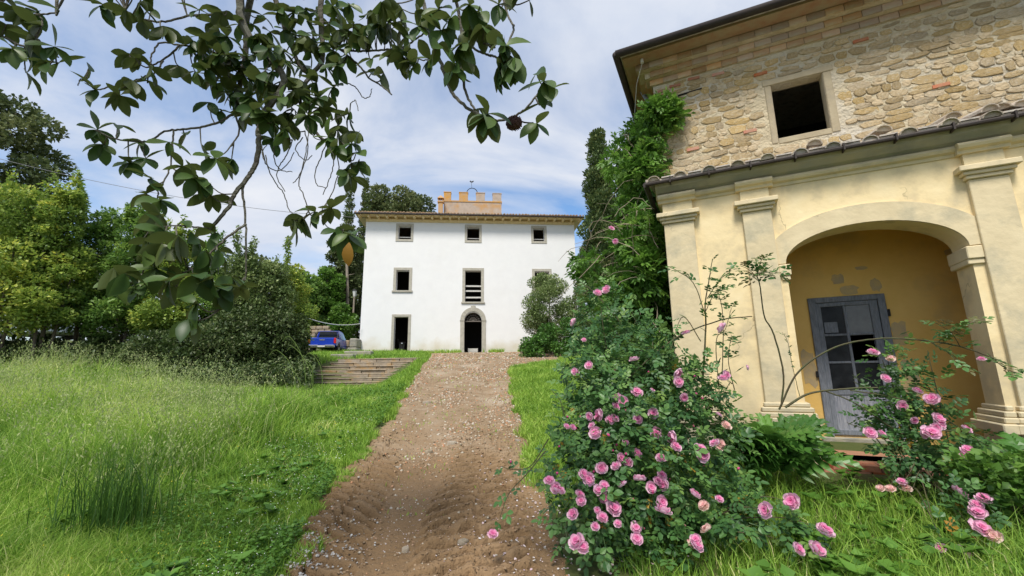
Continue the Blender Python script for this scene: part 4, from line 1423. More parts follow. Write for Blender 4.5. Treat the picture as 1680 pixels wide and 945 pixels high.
HG = 'young trees of the left hedge'
hedge = [  # u, y, v of the top, half width, leaf set, label
    (-70, 14.6, 268, 2.0, 'hedge_leaf', 'tall yellow green tree at the far left end of the hedge'),
    (48, 14.8, 300, 2.0, 'hedge_leaf', 'tallest yellow tipped tree of the hedge, below the dark oak'),
    (118, 15.2, 306, 1.15, 'hedge_leaf', 'slim yellow green tree second tallest in the hedge, under the overhead cable'),
    (175, 16.6, 338, 1.3, 'hedge_leaf_green', 'green tree with a bushy pointed top in front of the pale car'),
    (238, 16.8, 348, 1.25, 'hedge_leaf_green', 'green tree left of the hanging magnolia sprays'),
    (20, 17.5, 335, 1.8, 'hedge_leaf_green', 'deep green tree behind the yellow tipped trees at the left edge'),
    (300, 17.2, 352, 1.3, 'hedge_leaf', 'yellow green tree straight behind the hanging magnolia sprays'),
    (352, 18.2, 368, 1.3, 'hedge_leaf_green', 'green tree just right of the magnolia sprays'),
    (402, 18.4, 385, 1.55, 'olive_leaf', 'grey green bushy tree with pale leaf undersides'),
    (452, 19.2, 395, 1.6, 'olive_leaf', 'olive coloured rounded tree near the right end of the hedge'),
    (486, 20.5, 412, 1.35, 'hedge_leaf', 'yellowish tree at the right end of the hedge above the stairs'),
]
random.seed(21)
for u, y, v, hw, lm, lab in hedge:
    p = at(u, v, y)
    g = float(ground_h(p[0], y))
    make_tree('hedge_tree', lab, 'tree', (p[0], y, g), (p[2] - g) * (.93 if u < 100 else .95 if u < 280 else .86), hw * 1.1, hw * 1.2, (.30 if u < 320 else .16) if lm != 'olive_leaf' else .10, 17000, .125, M[lm], M['bark'], HG, .06, 40, 'upright', stems=4, tint_by=.5, ragged=.5, clump_r=.36)
# lower bushes under and in front of the hedge
bushes = [(330, 16.0, 535, 1.5, 'dark bush under the magnolia sprays at the foot of the hedge'), (400, 17.2, 515, 1.6, 'dark bush at the foot of the olive coloured tree'), (452, 18.0, 510, 1.5, 'dark green bush left of the stairs'),
          (488, 19.0, 520, 1.0, 'low dark bush touching the left end of the stairs'), (250, 16.0, 552, 1.4, 'dark bush below the green trees in the hedge'), (160, 16.2, 562, 1.4, 'dark low bush in front of the pale car'), (60, 15.8, 560, 1.5, 'dark low bush at the left edge of the meadow')]
for u, y, v, hw, lab in bushes:
    p = at(u, v, y)
    g = float(ground_h(p[0], y))
    make_tree('bush', lab, 'bush', (p[0], y, g - .1), p[2] - g + .1, hw, hw, .0, 7000, .13, M['under_leaf'], M['bark'], 'dark bushes at the foot of the hedge', .05, 22, 'round', tint_by=.3, clump_r=.42)  # darker leaf colour stands in for the lack of light under the hedge
# big oaks and woods behind
far = [
    ('oak_tree', 'huge dark evergreen oak towering over the hedge at the left edge', 'tree', 4, 34, 165, 7.2, 6, .18, 30000, .33, 'oak_leaf', .5, 'round'),
    ('oak_tree', 'broad crowned oak showing above the villa roof left of the tower', 'tree', 652, 60, 320, 6.6, 5, .55, 16000, .40, 'oak_leaf', .35, 'umbrella'),
    ('broadleaf_tree', 'dark dense tree hugging the left side of the villa', 'tree', 568, 43, 385, 2.6, 3, .1, 14000, .26, 'oak_leaf', .3, 'round'),
    ('broadleaf_tree', 'bright green leafy tree above the pickup', 'tree', 538, 40, 440, 2.3, 2.5, .02, 12000, .24, 'bright_leaf', .2, 'round'),
    ('broadleaf_tree', 'mid green tree closing the gap left of the pickup', 'tree', 505, 38, 455, 2.2, 2.5, .02, 11000, .24, 'hedge_leaf_green', .2, 'round'),
    ('broadleaf_tree', 'bright green bush tree behind the cable and the pickup roof', 'tree', 560, 39, 500, 1.8, 2.0, .0, 9000, .2, 'bright_leaf', .12, 'round'),
    ('broadleaf_tree', 'dusky green tree far behind the hedge', 'tree', 420, 44, 430, 4.2, 4, .05, 11000, .3, 'oak_leaf', .25, 'round'),
    ('broadleaf_tree', 'dusky tree behind the left half of the hedge', 'tree', 180, 40, 420, 5, 4, .05, 11000, .3, 'oak_leaf', .25, 'round'),
    ('broadleaf_tree', 'grey leaved tree between the villa and the tall cypress', 'tree', 962, 48, 408, 2.6, 2.6, .1, 8000, .24, 'olive_leaf', .2, 'round'),
]
for nm, lab, cat, u, y, v, rx, ry, lo, n, sz, lm, tr, shp in far:
    p = at(u, v, y)
    g = float(ground_h(p[0], y))
    make_tree(nm, lab, cat, (p[0], y, g), p[2] - g, rx, ry, lo, n, sz, M[lm], M['bark'], None, tr, 34, shp, leaf=LEAFW, tint_by=.45, ragged=.35)
for u, y, v, hw, n, lab in ((979, 31, 218, 2.0, 46000, 'tall dark cypress rising between the villa and the vine'), (1022, 30, 262, 1.4, 24000, 'second cypress half hidden behind the climbing vine'),
                            (576, 46, 292, 1.25, 14000, 'slender cypress left of the villa roof corner'), (601, 47, 296, 1.15, 14000, 'slender cypress just above the villa roof corner')):
    p = at(u, v, y)
    g = float(ground_h(p[0], y))
    make_tree('cypress_tree', lab, 'tree', (p[0], y, g), p[2] - g, hw * 1.3, hw * 1.3, .04, n, .20, M['cypress_leaf'], M['bark'], None, .16, 110, 'spindle', updir=1.1, clump_r=.5, tint_by=.4, limbs=False, ragged=.4)
# bare pale trunks beside the villa
for u0, v0, u1, v1, y, r, lab in ((567, 395, 572, 515, 41, .17, 'tall bare pale tree trunk standing left of the villa'), ):
    a, b = at(u0 + 4, v0, y), at(u1 - 4, v1 + 18, y)
    t = thing('bare_tree', lab, 'tree', tuple(b))
    m = MB(); m.tube([np.zeros(3) - [0, 0, .5], (a - b) * .3 + [.1, 0, 0], (a - b) * .7 + [-.06, 0, 0], a - b], [r, r * .85, r * .75, r * .5], 8)
    tr_ = m.build('trunk', M['pale_bark'], t)
    m = MB()
    for k in range(6):
        f = .5 + .08 * k
        s = Vector((a - b) * f); m.tube([s, s + Vector((random.uniform(-.8, .8), random.uniform(-.5, .5), random.uniform(.2, .6)))], [.04, .015], 5)
    m.build('limb', M['pale_bark'], tr_)
lp = at(579, 524, 40)
lz = float(at(579, 474, 40)[2])
lamp = thing('street_lamp', 'old lantern on a pale post beside the left villa wall', 'street lamp', (lp[0], 40, float(ground_h(lp[0], 40))))
hz = lz - float(ground_h(lp[0], 40))
m = MB(); m.tube([(0, 0, 0), (0, 0, .8), (0, 0, hz - .75)], [.14, .10, .075], 8); m.build('post', M['pale_bark'], lamp)
m = MB(); m.lathe([(.1, hz - .75), (.22, hz - .2), (.2, hz - .2), (.08, hz - .74)], 6); m.build('lantern_glass', mat('milky_glass', (.7, .7, .66), .3), lamp)
m = MB(); m.lathe([(.27, hz - .2), (.27, hz - .17), (.1, hz - .02), (.03, hz)], 6); m.build('lantern_cap', M['iron'], lamp)

# shrub and ivy at the right end of the villa
p = at(900, 452, 29)
g = float(ground_h(p[0], 29))
random.seed(31)
make_tree('shrub', 'large rounded grey green shrub covering the right end of the villa front', 'shrub', (p[0], 29, g), p[2] - g, 2.35, 2.0, .05, 22000, .125, M['olive_leaf'], M['pale_bark'], None, .09, 34, 'round', clump_r=.36, tint_by=.4)
p = at(948, 470, 27.5)
g = float(ground_h(p[0], 27.5))
make_tree('shrub', 'loose twiggy shrub between the rounded shrub and the roses', 'shrub', (p[0], 27.5, g), p[2] - g, 1.0, 1.0, .1, 5000, .11, M['olive_leaf'], M['pale_bark'], None, .06, 22, 'upright', clump_r=.35)
ip = at(905, 590, 26.0)
iv = []
for i in range(64):
    u = random.uniform(860, 1000); y = random.uniform(24.5, 27.5)
    q = at(u, 598, y); gz = float(ground_h(q[0], y))
    top = .4 + 1.6 * math.exp(-((u - 930) / 60) ** 2)
    iv.append((np.array([q[0], y, gz + random.uniform(.1, top)]), random.uniform(.28, .5)))
V, F, T = crown_leaves(iv, 15000, .12, LEAFW, flat=.8)
tag(put('ivy', np_mesh('ivy', V, F, M['ivy_leaf'], {'tint': T})), 'bright green ivy spilling over the ground below the rounded shrub', 'ivy', kind='stuff')


# undergrowth between meadow and hedge
def undergrowth():
    n = 26000
    u = rng.uniform(-260, 520, n)
    y = rng.uniform(13.2, 18.5, n) + np.clip((u - 250) / 260, 0, 1) * 1.5
    x = (u - 840) / FPX * y * 1.0
    g = ground_h(x, y)
    hmax = .35 + .9 * fbm(x * .7, y * .7, 3, 61) + .35 * np.clip((y - 14) / 3, 0, 1)
    pos = np.stack([x, y, g + rng.random(n) ** .8 * hmax], -1)
    d = norm(unit_rand(n) + np.array([0, -.2, -.25]))
    V, F, T = cloud(LEAF2, pos, frames(d, norm(unit_rand(n) * .6 + [0, 0, 1])), .13 * (.6 + .8 * rng.random(n)), np.clip(rng.random(n) ** 1.5 + .0, 0, 1))
    tag(put('undergrowth', np_mesh('undergrowth', V, F, M['under_leaf'], {'tint': T})), 'leafy undergrowth along the foot of the hedge', 'undergrowth', kind='stuff')


undergrowth()

# ------------------------------------------------------------------ climbing vine on the house corner
ca, sa = math.cos(HA), math.sin(HA)


def hp(x, y, z): return np.array([4.18146 + ca * x - sa * y, 6.12855 + sa * x + ca * y, z])


random.seed(41)
vine = thing('climbing_vine', 'green leafy vine with dry stems climbing the left corner of the stone house', 'vine', tuple(hp(-2.1, 1.2, .2)))
vb = hp(-2.1, 1.2, .2)
vc = []
for i in range(210):
    z = random.uniform(.4, 7.2)
    f = z / 7.2
    outw = .55 + .80 * (1 - f) ** .8 + .25 * math.sin(z * 2.1)
    y = random.uniform(.55 if z < 4.6 else 1.25, 3.6)
    x = -1.88 - abs(random.gauss(0, .5)) * outw - .12
    vc.append((hp(max(x, -3.5 + .3 * f), y, z), random.uniform(.18, .36)))
for i in range(80):
    z = random.uniform(.3, 4.2)
    vc.append((hp(-1.95 - abs(random.gauss(0, .42)), random.uniform(.35, 1.9), z), random.uniform(.18, .32)))
for i in range(22):                                       # the tongue that wraps on to the front at the top
    vc.append((hp(random.uniform(-2.05, -1.45), D - random.uniform(.1, .35), random.uniform(6.55, 7.05) - .0), random.uniform(.12, .24)))
for i in range(10):
    vc.append((hp(random.uniform(-2.1, -1.75), D - random.uniform(.1, .3), random.uniform(5.6, 6.6)), random.uniform(.12, .22)))
PINN = []
_v, _f = [], []
for i in range(7):
    yy = .18 + .13 * (i // 2) if i < 6 else .6
    s = -1 if i % 2 else 1
    a = s * .9 if i < 6 else 0
    b = len(_v)
    c_, s_ = math.cos(a), math.sin(a)
    for px, py, pz in ((0, 0, 0), (-.09, .18, .03), (0, .42, -.06), (.09, .18, .03)):
        _v.append((c_ * px + s_ * py, -s_ * px + c_ * py + yy, pz - .12 * yy))
    _f += [(b, b + 2, b + 1), (b, b + 3, b + 2)]
PINN = (np.array(_v), np.array(_f))
V, F, T = crown_leaves(vc, 20000, .20, PINN, flat=.85, droop=.6, tint_by=.4)
put('foliage', np_mesh('foliage', V - vb, F, M['vine_leaf'], {'tint': T}), vine)['kind'] = 'stuff'
for k in range(8):
    z = .1
    x, y = -1.96 - .03 * k, 2.0 + .22 * k
    pts = []
    while z < 5.4 - .3 * (k % 3):
        pts.append(hp(x, y, z) - vb); z += .45; x += random.uniform(-.10, .09); y += random.uniform(-.14, .14); x = min(x, -1.9)
    m = MB(); m.tube(pts, list(np.linspace(.028, .010, len(pts))), 5); m.build('stem', M['bark'], vine)
m = MB()
for k in range(230):
    c, r = random.choice(vc[:210])
    p = Vector(c - vb)
    if k < 150: p.z = random.gauss(3.7, .55) - .2
    p += Vector((-.3 * random.random(), -.45 * random.random(), 0))
    d = Vector((random.gauss(-.2, .35), random.gauss(-.3, .3), random.gauss(.25, .35)))
    g_ = random.uniform(.10, .24); ln = random.uniform(.10, .22)
    pts = [p]
    for q in range(6):
        d = d * .9 + Vector((random.gauss(0, .14), random.gauss(0, .14), -g_ + random.gauss(0, .06)))
        pts.append(pts[-1] + d.normalized() * ln)
    m.tube(pts, list(np.linspace(.008, .003, 7)), 4, False)
m.build('dry_twigs', M['dead_stem'], vine)['kind'] = 'stuff'

# ------------------------------------------------------------------ roses
def leaflet(m, c, ang, ln, wd, pz=0.0):
    """one folded oval leaflet from c in direction ang"""
    ca_, sa_ = math.cos(ang), math.sin(ang)
    pts = [(0, 0, 0), (-.38 * wd, .3, .10), (-.5 * wd, .55, .08), (-.25 * wd, .85, 0), (0, 1, -.08), (.25 * wd, .85, 0), (.5 * wd, .55, .08), (.38 * wd, .3, .10), (0, .5, 0)]
    vs = [(c[0] + (ca_ * x * ln + sa_ * y * ln), c[1] + (-sa_ * x * ln + ca_ * y * ln), c[2] + z * ln + pz) for x, y, z in pts]
    m.add(vs, [(0, 8, 1), (1, 8, 2), (2, 8, 3), (3, 8, 4), (4, 8, 5), (5, 8, 6), (6, 8, 7), (7, 8, 0)])


def rose_leaf_mb(five=True):
    m = MB()
    leaflet(m, (0, .62, -.05), 0, .42, .72)
    for s in (-1, 1):
        leaflet(m, (0, .46, -.02), s * 1.05, .36, .72)
        if five: leaflet(m, (0, .2, 0), s * 1.15, .30, .72)
    m.add([(-.012, 0, 0), (.012, 0, 0), (0, .62, -.05)], [(0, 1, 2)])
    return m


RL = rose_leaf_mb()
ROSE5 = (np.array(RL.v), np.array(RL.f))
_v, _f = [], []
for c, a, ln in (((0, .6, -.05), 0, .42), ((0, .45, 0), 1.05, .36), ((0, .45, 0), -1.05, .36), ((0, .2, 0), 1.15, .3), ((0, .2, 0), -1.15, .3)):
    b = len(_v)
    for x, y, z in ((0, 0, 0), (-.30, .3, .08), (-.24, .75, .02), (0, 1, -.08), (.24, .75, .02), (.30, .3, .08)):
        _v.append((c[0] + (math.cos(a) * x + math.sin(a) * y) * ln, c[1] + (-math.sin(a) * x + math.cos(a) * y) * ln, c[2] + z * ln))
    _f += [(b, b + 2, b + 1), (b, b + 3, b + 2), (b, b + 5, b + 3), (b + 5, b + 4, b + 3)]
ROSEM = (np.array(_v), np.array(_f))


def bloom_mesh(seed, mt):
    """many-petalled round rose about 1 across, opening along +z"""
    r = random.Random(seed)
    m = MB()
    for ring, (np_, rad, tilt, ln, z0, tn) in enumerate(((7, .16, .35, .46, -.1, .95), (6, .13, .75, .42, -.06, .68), (6, .10, 1.05, .36, -.02, .42), (5, .06, 1.30, .30, 0.0, .18), (3, .03, 1.45, .24, .02, .0))):
        for i in range(np_):
            a = 2 * math.pi * (i + .5 * (ring % 2)) / np_ + r.uniform(-.2, .2)
            t = tilt + r.uniform(-.15, .15)
            l_ = ln * r.uniform(.85, 1.12)
            w_ = l_ * .62
            ca_, sa_ = math.cos(a), math.sin(a)
            rows = []
            for q, (s, curl) in enumerate(((0, 0), (.55, .10), (.9, .05), (1.05, -.10))):
                wd = (.35, .95, .9, .45)[q] * w_
                out = rad + l_ * s * math.cos(t) + (-curl * .5 if ring > 1 else curl * .2)
                up = z0 + l_ * s * math.sin(t) + curl * (.4 if ring > 1 else -.7)
                for e in (-1, 0, 1):
                    bow = -.10 * l_ * (1 - abs(e)) if q else 0
                    x, y = out - abs(e) * .08 * l_ * (1 if ring > 1 else -.2) + bow * -.6, e * wd
                    rows.append((ca_ * x - sa_ * y, sa_ * x + ca_ * y, up))
            m.tint = min(1, max(0, tn + r.uniform(-.08, .08)))
            m.add(rows, [(q * 3 + k, q * 3 + k + 1, q * 3 + 4 + k, q * 3 + 3 + k) for q in range(3) for k in range(2)])
    return m.mesh('rose_bloom', mt, smooth=True, recalc=False)


blooms = [bloom_mesh(300 + i, M['petal']) for i in range(5)]
pale_blooms = [bloom_mesh(330 + i, M['petal_pale']) for i in range(2)]


def bud_mesh():
    m = MB()
    m.tint = .4
    m.lathe([(.02, 0), (.16, .10), (.20, .25), (.14, .42), (.03, .52)], 8)
    m.mi = 1
    m.tint = .2
    m.lathe([(.03, -.14), (.10, -.06), (.17, .06), (.03, .10)], 7)
    for i in range(5):
        a = i * 1.257
        m.add([(.1 * math.cos(a - .4), .1 * math.sin(a - .4), .03), (.1 * math.cos(a + .4), .1 * math.sin(a + .4), .03), (.27 * math.cos(a), .27 * math.sin(a), .22)], [(0, 1, 2)])
    return m.mesh('rose_bud', [M['bud'], M['rose_leaf']], smooth=True)


budm = bud_mesh()
rleaf = [rose_leaf_mb(True).mesh('leaf', M['rose_leaf_part'], recalc=False), rose_leaf_mb(False).mesh('leaf', M['rose_leaf_part'], recalc=False)]
rleaf_new = rose_leaf_mb(True).mesh('leaf', M['rose_leaf_new'], recalc=False)
rleaf_yel = rose_leaf_mb(True).mesh('leaf', M['yellow_leaf'], recalc=False)


def rotmat(d, up):
    f = frames(np.array([d], float), np.array([up], float))[0]
    return Matrix(f.tolist())


def set_bloom(parent, base, p, size, pale=False, bud=False, rs=random):
    d = Vector((rs.gauss(0, .45), -.55 + rs.gauss(0, .35), .55 + rs.gauss(0, .35))).normalized()
    q = d.to_track_quat('Z', 'Y').to_matrix()
    me = budm if bud else rs.choice(pale_blooms if pale else blooms)
    put('rose_bud' if bud else 'rose_bloom', me, parent, tuple(p - base), q, (size,) * 3, 'faded peach coloured bloom' if pale and not bud else None)


def cane(m, pts, r0, r1, n=14, wob=.012):
    """smooth cane through control points (Catmull-Rom)"""
    P = [np.array(p, float) for p in pts]
    P = [2 * P[0] - P[1]] + P + [2 * P[-1] - P[-2]]
    outp = []
    for i in range(1, len(P) - 2):
        for k in range(n):
            t = k / n
            a, b, c, d = P[i - 1], P[i], P[i + 1], P[i + 2]
            outp.append(.5 * ((2 * b) + (-a + c) * t + (2 * a - 5 * b + 4 * c - d) * t * t + (-a + 3 * b - 3 * c + d) * t ** 3))
    outp.append(P[-2])
    outp = [o + rng.normal(size=3) * wob * .07 for o in outp]
    m.tube(outp, list(np.linspace(r0, r1, len(outp))), 5)
    return outp


def leaves_along(parent, base, pts, step, size, meshes, rs, f0=.35, sag=-.1):
    """leaf parts set alternately along a cane"""
    n = len(pts)
    i = int(n * f0)
    s = 1
    while i < n:
        p = np.array(pts[i])
        t = np.array(pts[min(i + 1, n - 1)]) - np.array(pts[max(0, i - 1)])
        side = np.cross(t, [0, 0, 1.0])
        side = side / (np.linalg.norm(side) + 1e-6)
        d = side * s * rs.uniform(.5, 1) + t / (np.linalg.norm(t) + 1e-6) * .5 + np.array([rs.gauss(0, .3), -.25, sag + rs.gauss(0, .3)])
        up = np.array([rs.gauss(0, .4), -.5, 1.0])
        put('leaf', rs.choice(meshes), parent, tuple(p - base), rotmat(d, up), (size * rs.uniform(.75, 1.2),) * 3)
        s = -s
        i += max(1, int(step + rs.uniform(-.5, .5)))


RB = np.array([1.62, 4.75, .16])
rose = thing('rose_bush', 'big sprawling rose bush full of pink blooms beside the track', 'rose bush', tuple(RB))
ell = [(1045, 770, 95, 110, 4.45, .55), (990, 700, 65, 95, 4.75, .5), (1075, 640, 82, 72, 5.0, .5), (1010, 600, 70, 90, 5.6, .6), (985, 530, 48, 70, 6.3, .5), (985, 850, 70, 62, 4.1, .38), (1120, 770, 95, 85, 4.55, .5),
       (1150, 632, 40, 42, 5.0, .3), (1150, 690, 60, 60, 4.85, .4), (930, 760, 38, 70, 4.5, .35), (1052, 575, 52, 60, 5.6, .5), (1040, 860, 80, 55, 4.15, .35), (1180, 830, 80, 45, 4.2, .3), (960, 620, 36, 60, 5.4, .4), (1120, 880, 70, 40, 3.95, .25), (1235, 848, 62, 22, 3.8, .16), (1320, 882, 52, 24, 3.65, .14)]
ellw = []
for u, v, ru, rv, y, dy in ell:
    c = at(u, v, y)
    ellw.append((c, ru / FPX * y, rv / FPX * y, dy))


def ell_points(ells, n, shell=.55):
    wv = np.array([a * b * d for _, a, b, d in ells]) ** .75
    k = rng.choice(len(ells), n, p=wv / wv.sum())
    C = np.array([e[0] for e in ells])[k]
    S = np.array([(e[1], e[3], e[2]) for e in ells])[k]
    d = unit_rand(n)
    r = (shell + (1 - shell) * rng.random(n)) * (1 + .12 * rng.normal(size=n))
    return C + d * S * r[:, None], d


P_, d_ = ell_points(ellw, 4300)
ok = P_[:, 2] > ground_h(P_[:, 0], P_[:, 1]) + .04
P_, d_ = P_[ok], d_[ok]
n = len(P_)
ld = norm(d_ * .6 + unit_rand(n) * .7 + np.array([0, -.15, -.15]))
up = norm(np.array([0, -.45, 1.0]) + unit_rand(n) * .55 + d_ * .5)
sz = .158 * (.65 + .7 * rng.random(n))
# the leaves that show largest (nearest) are single parts, the rest one mass
dist = np.linalg.norm(P_ - EYEP, axis=1)
front = np.where((P_[:, 1] < 5.4) & (d_[:, 1] < -.15) & (d_[:, 2] > -.35), dist, 99)
order = np.argsort(front + rng.random(n) * .9)
NPART = 230
Rm = frames(ld, up)
for i in order[:NPART]:
    put('leaf', rleaf[int(rng.random() < .35)], rose, tuple(P_[i] - RB), Matrix(Rm[i].tolist()), (float(sz[i]) * 1.05,) * 3)
rest = order[NPART:]
V, F, T = cloud(ROSEM, P_[rest] - RB, Rm[rest], sz[rest], rng.random(len(rest)) ** 1.3)
put('foliage', np_mesh('foliage', V, F, M['rose_leaf'], {'tint': T}), rose)['kind'] = 'stuff'
rr = random.Random(77)
for i in range(22):
    k = order[rr.randrange(600)]
    put('leaf', rleaf_yel, rose, tuple(P_[k] - RB), Matrix(Rm[k].tolist()), (.10,) * 3, 'yellowed leaf')
m = MB()
for i in range(34):
    e = ellw[i % len(ellw)]
    tip = e[0] + rng.normal(size=3) * np.array([e[1], e[3], e[2]]) * .55
    s = RB + np.array([rr.uniform(-.35, .45), rr.uniform(-.2, .3), 0])
    mid = (s + tip) / 2 + np.array([rr.uniform(-.1, .1), -.1, .25])
    cane(m, [s, mid, tip], .011, .004, 8)
m.build('cane', M['cane'], rose)
crop8 = "408,97 350,120 590,73 765,125 768,163 960,135 948,150 1045,105 600,205 520,222 545,240 515,262 790,225 663,198 863,233 450,297 412,302 508,310 490,318 555,282 668,290 605,315 320,305 318,343 342,345 420,340 435,370 680,368 747,388 757,425 855,432 865,457 932,295 555,407 600,453 700,467 535,470 518,503 568,487 458,508 280,532 248,560 285,600 275,590 385,535 410,555 545,575 612,555 685,565 712,578 658,588 700,540 470,583 447,600 465,628 378,645 370,618 507,673 443,680 700,645 706,683 462,712 432,745 525,735 598,750 600,795 345,695 360,808 385,830 835,615 932,635 838,800 842,825 1122,680 1225,645 1358,762 1325,840 1250,838 915,410"
small = {(320, 305), (318, 343), (342, 345), (663, 198), (863, 233), (932, 295), (280, 532), (555, 407), (443, 680), (432, 745), (525, 735), (1045, 105), (350, 120), (555, 282), (420, 340), (932, 635)}
big = {(1122, 680), (1225, 645), (1358, 762), (600, 205), (435, 370), (360, 808), (1325, 840), (865, 457), (612, 555), (507, 673), (285, 600), (706, 683), (450, 297), (747, 388)}
for tok in crop8.split():
    a, b = map(int, tok.split(','))
    u, v = 800 + a * .4074, 560 + b * .4074
    y = 3.50 + (920 - v) / 360 * 1.22
    if u > 1230: y = 3.5 + (870 - v) / 60 * .2
    s = (.056 if (a, b) in small else .102 if (a, b) in big else .082) * rr.uniform(.92, 1.1)
    set_bloom(rose, RB, at(u, v, y), s, rs=rr, bud=(a, b) in ((320, 305), (555, 282), (280, 532), (863, 233)))
for u, v, y, s in ((980, 481, 5.5, .105), (995, 475, 5.5, .10), (941, 529, 5.7, .10), (1003, 375, 6.3, .09), (1010, 396, 6.3, .085), (958, 558, 5.4, .06), (1185, 538, 4.9, .11), (1126, 546, 5.0, .085), (966, 598, 5.2, .10), (943, 610, 5.1, .09)):
    set_bloom(rose, RB, at(u, v, y), s, rs=rr)
for u, v, y, s in ((1191, 698, 4.35, .085), (1155, 830, 3.8, .085), (1159, 868, 3.7, .085), (1183, 727, 4.4, .07), (1140, 892, 3.7, .09), (1180, 735, 4.4, .06)):
    set_bloom(rose, RB, at(u, v, y), s, pale=True, rs=rr)
for i in range(26):
    k = order[rr.randrange(900)]
    set_bloom(rose, RB, P_[k] + np.array([0, -.05, .05]), rr.uniform(.05, .07), bud=True, rs=rr)


def stems(parent, base, mesh_list, label_size, specs, rs, mtl):
    for (pts, y0, y1, r0, r1, step, f0, sz_) in specs:
        m = MB()
        n = len(pts)
        P3 = [at(u, v, y0 + (y1 - y0) * i / (n - 1)) for i, (u, v) in enumerate(pts)]
        o = cane(m, P3, r0, r1, 9)
        m.build('cane', mtl, parent, off=base)
        if step: leaves_along(parent, base, o, step, sz_, mesh_list, rs, f0)


# upright canes in front of the yellow wall
stems(rose, RB, rleaf, 0, [
    ([(1152, 640), (1158, 540), (1157, 500), (1164, 455), (1169, 425)], 5.0, 4.95, .012, .004, 3, .35, .165),
    ([(1157, 515), (1138, 465), (1112, 445), (1094, 436)], 4.95, 4.85, .006, .003, 4, .3, .155),
    ([(1160, 490), (1180, 460), (1195, 448)], 4.95, 4.9, .006, .003, 2, .2, .165),
    ([(1185, 620), (1186, 520), (1176, 470)], 5.0, 5.0, .006, .003, 3, .3, .155),
    ([(1158, 510), (1170, 485), (1185, 470)], 4.95, 4.85, .005, .003, 2, .2, .165),
    ([(1180, 640), (1175, 560), (1190, 540), (1200, 505)], 4.9, 4.9, .006, .003, 3, .3, .155),
    ([(1205, 640), (1195, 590), (1200, 550)], 4.9, 4.9, .006, .003, 2, .2, .165),
    ([(1010, 640), (1100, 560), (1180, 526), (1234, 519)], 5.1, 5.0, .010, .006, 6, .3, .155),
    ([(1150, 560), (1120, 520), (1100, 575)], 5.0, 4.9, .006, .003, 3, .3, .155),
    ([(1040, 560), (1010, 520), (975, 480), (952, 462)], 5.6, 5.8, .009, .004, 4, .3, .17),
    ([(1000, 600), (990, 540), (985, 500)], 5.5, 5.5, .007, .003, 3, .3, .165),
    ([(900, 720), (870, 765), (840, 770), (822, 765)], 4.3, 4.3, .006, .003, 5, .2, .14),
    ([(895, 740), (862, 780), (835, 810), (820, 850)], 4.2, 3.95, .007, .003, 5, .3, .155),
    ([(930, 700), (920, 660), (905, 640)], 4.8, 4.8, .006, .003, 3, .3, .155),
], rr, M['cane'])
stems(rose, RB, rleaf, 0, [
    ([(1170, 850), (1215, 832), (1256, 838)], 4.0, 3.82, .006, .003, 4, .3, .11),
    ([(1190, 835), (1250, 815), (1298, 824)], 4.05, 3.9, .006, .003, 4, .3, .11),
    ([(1200, 850), (1290, 850), (1350, 870)], 4.0, 3.75, .006, .003, 4, .3, .11),
    ([(1190, 870), (1260, 880), (1310, 900)], 3.9, 3.7, .006, .003, 4, .3, .11),
    ([(1200, 880), (1280, 895), (1340, 902)], 3.9, 3.65, .006, .003, 4, .3, .11),
], rr, M['cane'])
set_bloom(rose, RB, at(808, 876, 3.9), .075, rs=rr)
set_bloom(rose, RB, at(838, 760, 4.25), .055, bud=True, rs=rr)
stems(rose, RB, [rleaf_new] + rleaf, 0, [
    ([(1282, 665), (1285, 610), (1268, 545), (1254, 519), (1247, 470), (1242, 450), (1247, 432)], 5.15, 5.0, .011, .005, 60, 1, .165),
    ([(1243, 455), (1228, 442), (1215, 436)], 5.0, 4.95, .004, .003, 2, .0, .165),
    ([(1243, 452), (1262, 446), (1282, 448)], 5.0, 4.95, .004, .003, 2, .0, .165),
    ([(1243, 450), (1248, 430), (1250, 424)], 5.0, 4.95, .004, .003, 2, .0, .15),
    ([(1243, 460), (1235, 452), (1252, 444)], 5.0, 4.85, .004, .003, 2, .0, .17),
    ([(1312, 650), (1300, 600), (1292, 560), (1283, 545)], 5.1, 5.1, .004, .002, 3, .3, .08),
    ([(1278, 672), (1310, 610), (1370, 570), (1440, 556), (1510, 558), (1580, 570), (1650, 596)], 4.9, 4.3, .011, .006, 7, .55, .165),
    ([(1540, 560), (1570, 540), (1605, 525)], 4.5, 4.3, .004, .002, 2, .0, .16),
    ([(1520, 558), (1550, 575), (1580, 600)], 4.5, 4.3, .004, .002, 2, .0, .16),
    ([(1620, 580), (1650, 605), (1672, 612)], 4.4, 4.2, .004, .002, 2, .0, .165),
    ([(1575, 568), (1560, 545), (1535, 530)], 4.4, 4.3, .004, .002, 2, .0, .16),
    ([(1288, 668), (1330, 645), (1400, 637), (1440, 636)], 4.9, 4.7, .014, .008, 60, 1, .1),
], rr, M['cane'])

